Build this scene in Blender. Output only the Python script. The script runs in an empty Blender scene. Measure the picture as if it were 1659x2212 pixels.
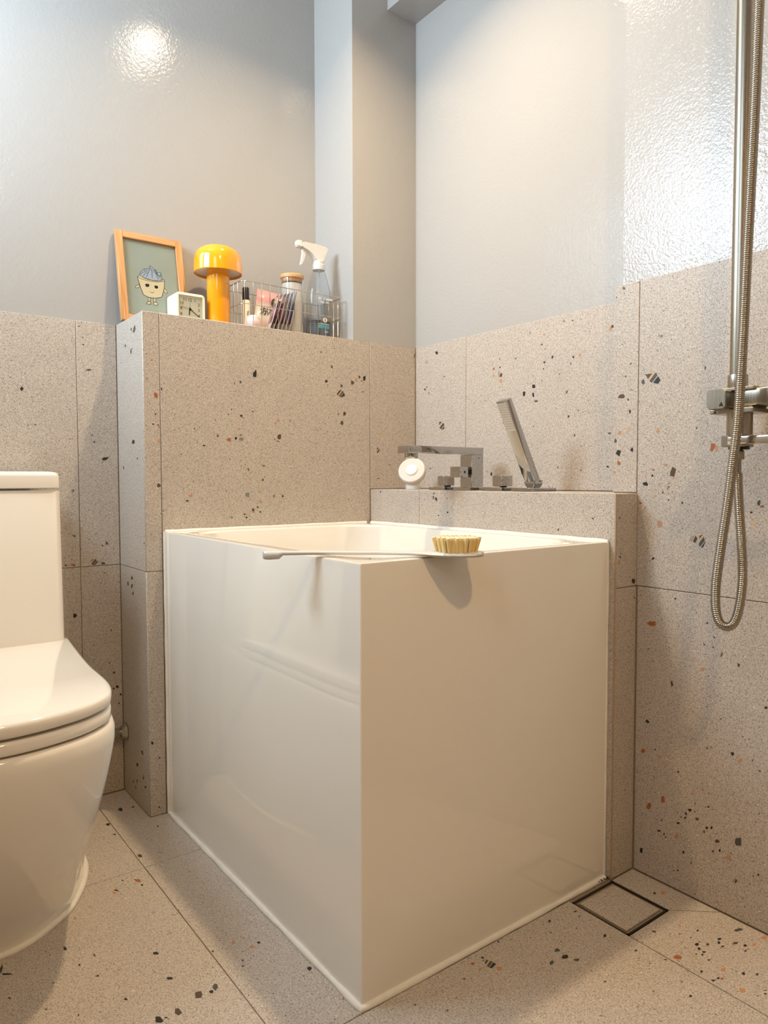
import bpy, bmesh, math, random
from mathutils import Vector, Matrix, noise
random.seed(7)
S = bpy.context.scene
COL = S.collection
PI = math.pi

# ---------------------------------------------------------------- camera
def make_camera():
    f, yaw, pitch, roll = 1551.8947, math.radians(53.1655), math.radians(2.6343), math.radians(-0.1048)
    F = Vector((math.cos(pitch)*math.cos(yaw), math.cos(pitch)*math.sin(yaw), -math.sin(pitch)))
    rt = Vector((math.sin(yaw), -math.cos(yaw), 0)); up = rt.cross(F)
    R = math.cos(roll)*rt + math.sin(roll)*up
    U = -math.sin(roll)*rt + math.cos(roll)*up
    cd = bpy.data.cameras.new('camera'); cd.sensor_fit = 'HORIZONTAL'; cd.sensor_width = 36
    cd.lens = 36*f/1659; cd.clip_start = .01
    c = bpy.data.objects.new('camera', cd); COL.objects.link(c)
    m = Matrix((R, U, -F)).transposed().to_4x4(); m.translation = Vector((-1.2619, -1.7202, .74))
    c.matrix_world = m; S.camera = c
make_camera()

# ---------------------------------------------------------------- world, lights, exposure
S.view_settings.view_transform = 'Standard'; S.view_settings.look = 'None'
S.view_settings.exposure = 0.2; S.view_settings.gamma = 1; S.view_settings.use_curve_mapping = False
w = bpy.data.worlds.new('world'); S.world = w; w.use_nodes = True
w.node_tree.nodes['Background'].inputs[0].default_value = (.62, .78, 1, 1)
w.node_tree.nodes['Background'].inputs[1].default_value = 1.0
CEIL = 2.16
WARM = (1, .70, .42)
def area(name, loc, d, size, power, color, size_y=None, spread=PI, shape='DISK'):
    l = bpy.data.lights.new(name, 'AREA'); l.shape = shape; l.size = size
    if size_y: l.size_y = size_y
    l.energy = power; l.color = color; l.spread = spread
    o = bpy.data.objects.new(name, l); COL.objects.link(o); o.location = loc
    o.rotation_euler = Vector(d).to_track_quat('-Z', 'Y').to_euler(); return o
LAMP_A = (-.46, -.58, CEIL - .05)
LAMP_B = (-.95, -1.95, CEIL - .05)
area('lamp_light_tub', LAMP_A, (0, 0, -1), .06, 7.9, (1, .75, .46), spread=2.25)
area('lamp_light_entry', LAMP_B, (0, 0, -1), .09, 11.8, (1, .66, .30))
# daylight through the high window in the left wall
area('window_daylight', (-1.56, -.30, 1.72), (1, 0, -.12), .46, 23, (.70, .86, 1), .52, shape='RECTANGLE')
area('window_daylight_rear', (-1.56, -1.42, 1.62), (1, .25, -.12), .5, 3.2, (.70, .86, 1), .7, shape='RECTANGLE')

# ---------------------------------------------------------------- materials
def nmat(name):
    m = bpy.data.materials.new(name); m.use_nodes = True
    nt = m.node_tree; b = nt.nodes['Principled BSDF']; return m, nt, b
def mat(name, col, rough=.5, metal=0, coat=0, trans=0, ior=1.45, bump=0, bscale=200, emit=0, var=0, vscale=30, sss=0, alpha=1, spec=.5):
    m, nt, b = nmat(name)
    b.inputs['Base Color'].default_value = (*col, 1); b.inputs['Roughness'].default_value = rough
    b.inputs['Metallic'].default_value = metal; b.inputs['Coat Weight'].default_value = coat
    b.inputs['Coat Roughness'].default_value = .03
    b.inputs['Transmission Weight'].default_value = trans; b.inputs['IOR'].default_value = ior
    b.inputs['Specular IOR Level'].default_value = spec
    if alpha < 1: b.inputs['Alpha'].default_value = alpha
    if sss: b.inputs['Subsurface Weight'].default_value = sss; b.inputs['Subsurface Radius'].default_value = (.01, .008, .006)
    if emit: b.inputs['Emission Color'].default_value = (*col, 1); b.inputs['Emission Strength'].default_value = emit
    tc = nt.nodes.new('ShaderNodeTexCoord')
    if bump:
        n = nt.nodes.new('ShaderNodeTexNoise'); n.inputs['Scale'].default_value = bscale; n.inputs['Detail'].default_value = 3
        bp = nt.nodes.new('ShaderNodeBump'); bp.inputs['Strength'].default_value = bump; bp.inputs['Distance'].default_value = .001
        nt.links.new(tc.outputs['Object'], n.inputs['Vector']); nt.links.new(n.outputs['Fac'], bp.inputs['Height']); nt.links.new(bp.outputs['Normal'], b.inputs['Normal'])
    if var:
        n = nt.nodes.new('ShaderNodeTexNoise'); n.inputs['Scale'].default_value = vscale; n.inputs['Detail'].default_value = 4
        mr = nt.nodes.new('ShaderNodeMapRange'); mr.inputs['To Min'].default_value = 1-var; mr.inputs['To Max'].default_value = 1+var
        mx = nt.nodes.new('ShaderNodeMix'); mx.data_type = 'RGBA'; mx.blend_type = 'MULTIPLY'; mx.inputs[0].default_value = 1
        mx.inputs[6].default_value = (*col, 1)
        nt.links.new(tc.outputs['Object'], n.inputs['Vector']); nt.links.new(n.outputs['Fac'], mr.inputs['Value'])
        nt.links.new(mr.outputs[0], mx.inputs[7]); nt.links.new(mx.outputs[2], b.inputs['Base Color'])
    return m

def terrazzo():
    m, nt, b = nmat('terrazzo_tile'); N = nt.nodes.new; L = nt.links.new
    geo = N('ShaderNodeNewGeometry')
    n1 = N('ShaderNodeTexNoise'); n1.inputs['Scale'].default_value = 430; n1.inputs['Detail'].default_value = 3; n1.inputs['Roughness'].default_value = .6
    r1 = N('ShaderNodeValToRGB'); e = r1.color_ramp.elements
    e[0].position = .28; e[0].color = (.17, .14, .112, 1); e[1].position = .66; e[1].color = (.60, .54, .475, 1)
    k = r1.color_ramp.elements.new(.42); k.color = (.40, .345, .293, 1)
    k = r1.color_ramp.elements.new(.52); k.color = (.49, .428, .366, 1)
    n2 = N('ShaderNodeTexNoise'); n2.inputs['Scale'].default_value = 14; n2.inputs['Detail'].default_value = 4
    mr = N('ShaderNodeMapRange'); mr.inputs['To Min'].default_value = .95; mr.inputs['To Max'].default_value = 1.05
    mx = N('ShaderNodeMix'); mx.data_type = 'RGBA'; mx.blend_type = 'MULTIPLY'; mx.inputs[0].default_value = 1
    # scattered grit: tiny dark and pale grains
    v = N('ShaderNodeTexVoronoi'); v.inputs['Scale'].default_value = 105; v.inputs['Randomness'].default_value = 1
    lt = N('ShaderNodeMath'); lt.operation = 'LESS_THAN'; lt.inputs[1].default_value = .13
    sep = N('ShaderNodeSeparateColor'); g1 = N('ShaderNodeMath'); g1.operation = 'GREATER_THAN'; g1.inputs[1].default_value = .72
    mul = N('ShaderNodeMath'); mul.operation = 'MULTIPLY'
    gr = N('ShaderNodeValToRGB'); gr.color_ramp.interpolation = 'CONSTANT'; e = gr.color_ramp.elements
    e[0].color = (.13, .10, .075, 1); e[1].position = .45; e[1].color = (.72, .66, .58, 1)
    k = gr.color_ramp.elements.new(.88); k.color = (.40, .19, .09, 1)
    mg = N('ShaderNodeMix'); mg.data_type = 'RGBA'
    mp = N('ShaderNodeMapping'); mp.inputs['Rotation'].default_value = (.53, .74, .31); mp.inputs['Location'].default_value = (.013, .027, .041); L(geo.outputs['Position'], mp.inputs['Vector'])
    for n in (n1, n2, v): L(mp.outputs[0], n.inputs['Vector'])
    L(n1.outputs['Fac'], r1.inputs['Fac']); L(n2.outputs['Fac'], mr.inputs['Value']); L(r1.outputs['Color'], mx.inputs[6]); L(mr.outputs[0], mx.inputs[7])
    L(v.outputs['Distance'], lt.inputs[0]); L(v.outputs['Color'], sep.inputs[0]); L(sep.outputs[0], g1.inputs[0]); L(lt.outputs[0], mul.inputs[0]); L(g1.outputs[0], mul.inputs[1])
    L(sep.outputs[1], gr.inputs['Fac']); L(mul.outputs[0], mg.inputs[0]); L(mx.outputs[2], mg.inputs[6]); L(gr.outputs['Color'], mg.inputs[7])
    L(mg.outputs[2], b.inputs['Base Color'])
    b.inputs['Roughness'].default_value = .42; b.inputs['Specular IOR Level'].default_value = .4
    return m

def gloss_paint(name='glossy_grey_paint', s1=.40, s2=.2, sc=150):
    m, nt, b = nmat(name); N = nt.nodes.new; L = nt.links.new
    geo = N('ShaderNodeNewGeometry')
    b.inputs['Base Color'].default_value = (.41, .395, .375, 1); b.inputs['Roughness'].default_value = .10
    b.inputs['Specular IOR Level'].default_value = .55
    n1 = N('ShaderNodeTexNoise'); n1.inputs['Scale'].default_value = sc; n1.inputs['Detail'].default_value = 3; n1.inputs['Roughness'].default_value = .55
    n2 = N('ShaderNodeTexNoise'); n2.inputs['Scale'].default_value = 9; n2.inputs['Detail'].default_value = 3
    b1 = N('ShaderNodeBump'); b1.inputs['Strength'].default_value = s1; b1.inputs['Distance'].default_value = .001
    b2 = N('ShaderNodeBump'); b2.inputs['Strength'].default_value = s2; b2.inputs['Distance'].default_value = .004
    mp = N('ShaderNodeMapping'); mp.inputs['Rotation'].default_value = (.53, .74, .31); L(geo.outputs['Position'], mp.inputs['Vector'])
    for n in (n1, n2): L(mp.outputs[0], n.inputs['Vector'])
    L(n2.outputs['Fac'], b2.inputs['Height']); L(n1.outputs['Fac'], b1.inputs['Height']); L(b2.outputs['Normal'], b1.inputs['Normal']); L(b1.outputs['Normal'], b.inputs['Normal'])
    return m

def brushed(name, col, rough):
    m, nt, b = nmat(name); N = nt.nodes.new; L = nt.links.new
    tc = N('ShaderNodeTexCoord'); mp = N('ShaderNodeMapping'); mp.inputs['Scale'].default_value = (900, 900, 12)
    n = N('ShaderNodeTexNoise'); n.inputs['Scale'].default_value = 1; n.inputs['Detail'].default_value = 2
    mr = N('ShaderNodeMapRange'); mr.inputs['To Min'].default_value = rough-.06; mr.inputs['To Max'].default_value = rough+.1
    L(tc.outputs['Object'], mp.inputs['Vector']); L(mp.outputs[0], n.inputs['Vector']); L(n.outputs['Fac'], mr.inputs['Value']); L(mr.outputs[0], b.inputs['Roughness'])
    b.inputs['Base Color'].default_value = (*col, 1); b.inputs['Metallic'].default_value = 1
    return m

def wood(name, c1, c2, vec, dist=2.5, rough=.45, scale=1):
    m, nt, b = nmat(name); N = nt.nodes.new; L = nt.links.new
    tc = N('ShaderNodeTexCoord'); mp = N('ShaderNodeMapping'); mp.inputs['Scale'].default_value = vec
    wv = N('ShaderNodeTexNoise'); wv.inputs['Scale'].default_value = scale; wv.inputs['Detail'].default_value = 3; wv.inputs['Distortion'].default_value = .4
    cr = N('ShaderNodeValToRGB'); e = cr.color_ramp.elements; e[0].position = .35; e[1].position = .62; e[0].color = (*c1, 1); e[1].color = (*c2, 1)
    L(tc.outputs['Object'], mp.inputs['Vector']); L(mp.outputs[0], wv.inputs['Vector']); L(wv.outputs['Fac'], cr.inputs['Fac']); L(cr.outputs['Color'], b.inputs['Base Color'])
    b.inputs['Roughness'].default_value = rough; return m

M = dict(
    tile=terrazzo(), paint=gloss_paint(), paint_coarse=gloss_paint('coarse_glossy_grey_paint', .9, .15, 185), paint_mid=gloss_paint('rolled_glossy_grey_paint', .6, .2, 160),
    grout=mat('grout', (.34, .26, .19), .9), grout_floor=mat('floor_grout', (.30, .225, .16), .9),
    ceiling=mat('ceiling_paint', (.62, .61, .59), .5),
    acrylic=mat('white_acrylic', (.83, .785, .705), .05, coat=.8),
    ceramic=mat('white_ceramic', (.83, .78, .70), .08, coat=.5),
    caulk=mat('silicone', (.80, .76, .68), .4, var=.1, vscale=60),
    chrome=mat('chrome', (.50, .50, .50), .05, 1),
    nickel=brushed('brushed_nickel', (.42, .38, .31), .27),
    hosemetal=mat('hose_steel', (.40, .36, .30), .22, 1),
    steelwire=mat('basket_wire', (.66, .62, .56), .18, 1),
    white=mat('white_plastic', (.76, .73, .68), .35), lens=mat('milky_lens', (.90, .88, .84), .3, sss=.2),
    warmwhite=mat('warm_white_plastic', (.60, .56, .51), .4), black=mat('black_plastic', (.012, .011, .011), .35), blackmetal=mat('drain_black', (.012, .011, .01), .5),
    orange=mat('orange_enamel', (.88, .35, .006), .12, coat=.8), shadein=mat('shade_inside', (.75, .72, .66), .6),
    cream=mat('cream_plastic', (.84, .78, .63), .35), dial=mat('clock_dial', (.72, .68, .50), .6),
    glass=mat('clear_glass', (1, 1, 1), .02, trans=1, ior=1.35), pglass=mat('picture_glass', (1, 1, 1), .03, trans=1, ior=1.1),
    cotton=mat('cotton', (.88, .84, .78), .9, bump=.6, bscale=300),
    oak=wood('oak_frame', (.40, .175, .055), (.60, .31, .12), (60, 60, 700), scale=1, rough=.4),
    oakh=wood('oak_frame_rail', (.40, .175, .055), (.60, .31, .12), (8, 500, 500), scale=1, rough=.4),
    oakv=wood('oak_frame_stile', (.40, .175, .055), (.60, .31, .12), (500, 500, 8), scale=1, rough=.4),
    bamboo=wood('bamboo_lid', (.55, .30, .12), (.68, .42, .19), (30, 30, 300), rough=.5),
    bottle=mat('clear_bottle', (.90, .92, .94), .06, trans=1, ior=1.25), liquid=mat('bottle_liquid', (.80, .81, .80), .1, trans=1, ior=1.2),
    frosty=mat('translucent_white_plastic', (.88, .87, .84), .3, trans=.35, ior=1.3),
    ball=mat('pink_bath_ball', (.80, .62, .60), .25, coat=.4, var=.25, vscale=60),
    bristle=mat('bristle', (.95, .72, .33), .6, sss=.5), bristletip=mat('bristle_tip', (.93, .78, .48), .7),
    brushgrey=mat('pale_grey_plastic', (.62, .60, .57), .3),
    sage=mat('sage_print', (.46, .50, .39), .7),
    door=wood('brown_door', (.22, .12, .055), (.30, .17, .08), (25, 25, 3), rough=.45),
)
CH = {'K': (.022, .02, .019), 'B': (.09, .055, .038), 'G': (.075, .072, .066), 'g': (.21, .205, .185), 'R': (.36, .115, .04), 'o': (.52, .25, .115),
      't': (.55, .37, .19), 'l': (.36, .32, .27), 'r': (.42, .24, .145), 'm': (.36, .27, .20)}
CHM = {k: mat('stone_'+k, v, .42, var=.3, vscale=400) for k, v in CH.items()}
CHK = list(CH)

# ---------------------------------------------------------------- builders
def link(name, me, parent=None, mats=()):
    o = bpy.data.objects.new(name, me); COL.objects.link(o)
    for m in mats: me.materials.append(m)
    if parent: o.parent = parent
    return o
def finish(bm, name, mats, parent=None, smooth=None):
    if not isinstance(mats, (list, tuple)): mats = [mats]
    bmesh.ops.recalc_face_normals(bm, faces=bm.faces)
    me = bpy.data.meshes.new(name); bm.to_mesh(me); bm.free()
    if smooth is not None:
        me.polygons.foreach_set('use_smooth', [True]*len(me.polygons))
        try: me.set_sharp_from_angle(angle=math.radians(smooth))
        except Exception: pass
    return link(name, me, parent, mats)
def empty(name, loc=(0, 0, 0), rot=(0, 0, 0)):
    o = bpy.data.objects.new(name, None); COL.objects.link(o); o.empty_display_size = .02
    o.location = loc; o.rotation_euler = rot; return o
def tag(o, label, cat, group=None, kind=None):
    if label: o['label'] = label
    if cat: o['category'] = cat
    if group: o['group'] = group
    if kind: o['kind'] = kind
    return o
def box(bm, lo, hi, bev=0, seg=2, mi=0, M4=None):
    r = bmesh.ops.create_cube(bm, size=1); vs = r['verts']
    for v in vs: v.co = Vector([lo[i]+(v.co[i]+.5)*(hi[i]-lo[i]) for i in range(3)])
    fs = set(f for v in vs for f in v.link_faces)
    if bev:
        es = list(set(e for v in vs for e in v.link_edges))
        rr = bmesh.ops.bevel(bm, geom=es, offset=bev, segments=seg, affect='EDGES', profile=.5)
        vs = list(set(rr['verts']) | set(v for v in vs if v.is_valid)); fs = set(f for v in vs for f in v.link_faces)
    for f in fs: f.material_index = mi
    if M4: bmesh.ops.transform(bm, matrix=M4, verts=list(set(v for f in fs for v in f.verts)))
    return bm
def bx(name, lo, hi, m, parent=None, bev=0, seg=2, M4=None):
    bm = bmesh.new(); box(bm, lo, hi, bev, seg, 0, M4)
    return finish(bm, name, m, parent, 40 if bev else None)
def lathe(name, prof, m, parent=None, n=48, loc=(0, 0, 0), smooth=35, M4=None, cap=False):
    bm = bmesh.new(); rings = []
    for r, z in prof:
        if r < 1e-6: rings.append([bm.verts.new((loc[0], loc[1], loc[2]+z))])
        else: rings.append([bm.verts.new((loc[0]+r*math.cos(2*PI*i/n), loc[1]+r*math.sin(2*PI*i/n), loc[2]+z)) for i in range(n)])
    for a, b in zip(rings, rings[1:]):
        for i in range(n):
            j = (i+1) % n
            if len(a) == 1 and len(b) == 1: break
            if len(a) == 1: bm.faces.new((a[0], b[i], b[j]))
            elif len(b) == 1: bm.faces.new((a[i], a[j], b[0]))
            else: bm.faces.new((a[i], a[j], b[j], b[i]))
    if M4: bmesh.ops.transform(bm, matrix=M4, verts=bm.verts)
    return finish(bm, name, m, parent, smooth)
def loft(rings, close_first=True, close_last=True, bm=None):
    bm = bm or bmesh.new(); R = [[bm.verts.new(p) for p in r] for r in rings]; n = len(R[0])
    for a, b in zip(R, R[1:]):
        for i in range(n): bm.faces.new((a[i], a[(i+1) % n], b[(i+1) % n], b[i]))
    if close_first: bm.faces.new(R[0][::-1])
    if close_last: bm.faces.new(R[-1])
    return bm
def rrect(x0, x1, y0, y1, r, z, seg=6):
    out = []
    for cx, cy, a0 in ((x1-r, y1-r, 0), (x0+r, y1-r, PI/2), (x0+r, y0+r, PI), (x1-r, y0+r, 1.5*PI)):
        for i in range(seg+1):
            a = a0+PI/2*i/seg; out.append((cx+r*math.cos(a), cy+r*math.sin(a), z))
    return out
def catmull(P, sub):
    P = [Vector(p) for p in P]; out = []
    for i in range(len(P)-1):
        p0, p1, p2, p3 = P[max(i-1, 0)], P[i], P[i+1], P[min(i+2, len(P)-1)]
        for k in range(sub):
            t = k/sub
            out.append(.5*((2*p1)+(p2-p0)*t+(2*p0-5*p1+4*p2-p3)*t*t+(3*p1-p0-3*p2+p3)*t*t*t))
    out.append(P[-1]); return out
def tube(bm, path, rad, n=8, mi=0, caps=True):
    """rad: number or function(arclength)"""
    path = [Vector(p) for p in path]; T = []
    for i in range(len(path)):
        a, b = path[max(i-1, 0)], path[min(i+1, len(path)-1)]; T.append((b-a).normalized())
    up = Vector((0, 0, 1)) if abs(T[0].z) < .9 else Vector((1, 0, 0))
    u = T[0].cross(up).normalized(); rings = []; s = 0
    for i, p in enumerate(path):
        if i: s += (p-path[i-1]).length
        u = (u-T[i]*u.dot(T[i])).normalized(); v = T[i].cross(u); r = rad(s) if callable(rad) else rad
        rings.append([bm.verts.new(p+r*(math.cos(2*PI*k/n)*u+math.sin(2*PI*k/n)*v)) for k in range(n)])
    for a, b in zip(rings, rings[1:]):
        for k in range(n):
            f = bm.faces.new((a[k], a[(k+1) % n], b[(k+1) % n], b[k])); f.material_index = mi; f.smooth = True
    if caps: bm.faces.new(rings[0][::-1]); bm.faces.new(rings[-1])
    return bm
def tb(name, path, rad, m, parent=None, n=8):
    return finish(tube(bmesh.new(), path, rad, n), name, m, parent, 50)
def prism(bm, pts, M4, d, mi=0):
    """flat polygon pts (u,v) extruded by d along local w, placed by M4"""
    a = [bm.verts.new(M4 @ Vector((p[0], p[1], 0))) for p in pts]; b = [bm.verts.new(M4 @ Vector((p[0], p[1], d))) for p in pts]
    n = len(pts); fs = [bm.faces.new(a), bm.faces.new(b[::-1])] + [bm.faces.new((a[i], b[i], b[(i+1) % n], a[(i+1) % n])) for i in range(n)]
    for f in fs: f.material_index = mi
def stroke(bm, pts, wd, M4, d, mi=0):
    for a, b in zip(pts, pts[1:]):
        a, b = Vector(a), Vector(b); t = (b-a)
        if t.length < 1e-7: continue
        n = Vector((-t.y, t.x)).normalized()*wd/2; e = t.normalized()*wd*.3
        prism(bm, [a-n-e, b-n+e, b+n+e, a+n-e], M4, d, mi)
def text(name, s, size, m, parent, M4, align='CENTER', d=.0002):
    cu = bpy.data.curves.new(name, 'FONT'); cu.body = s; cu.size = size; cu.align_x = align; cu.align_y = 'CENTER'; cu.extrude = d; cu.resolution_u = 2
    t = bpy.data.objects.new(name, cu); COL.objects.link(t); bpy.context.view_layer.update()
    me = bpy.data.meshes.new_from_object(t.evaluated_get(bpy.context.evaluated_depsgraph_get()))
    bpy.data.objects.remove(t); me.transform(M4); me.name = name; me.materials.clear()
    return link(name, me, parent, [m])
def face_y(x, y, z):     # local u -> +X, v -> +Z, w -> -Y
    return Matrix(((1, 0, 0, x), (0, 0, -1, y), (0, 1, 0, z), (0, 0, 0, 1)))
def face_x(x, y, z):     # a wall facing -X: local u -> -Y, v -> +Z, w -> -X
    return Matrix(((0, 0, -1, x), (-1, 0, 0, y), (0, 1, 0, z), (0, 0, 0, 1)))

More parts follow.
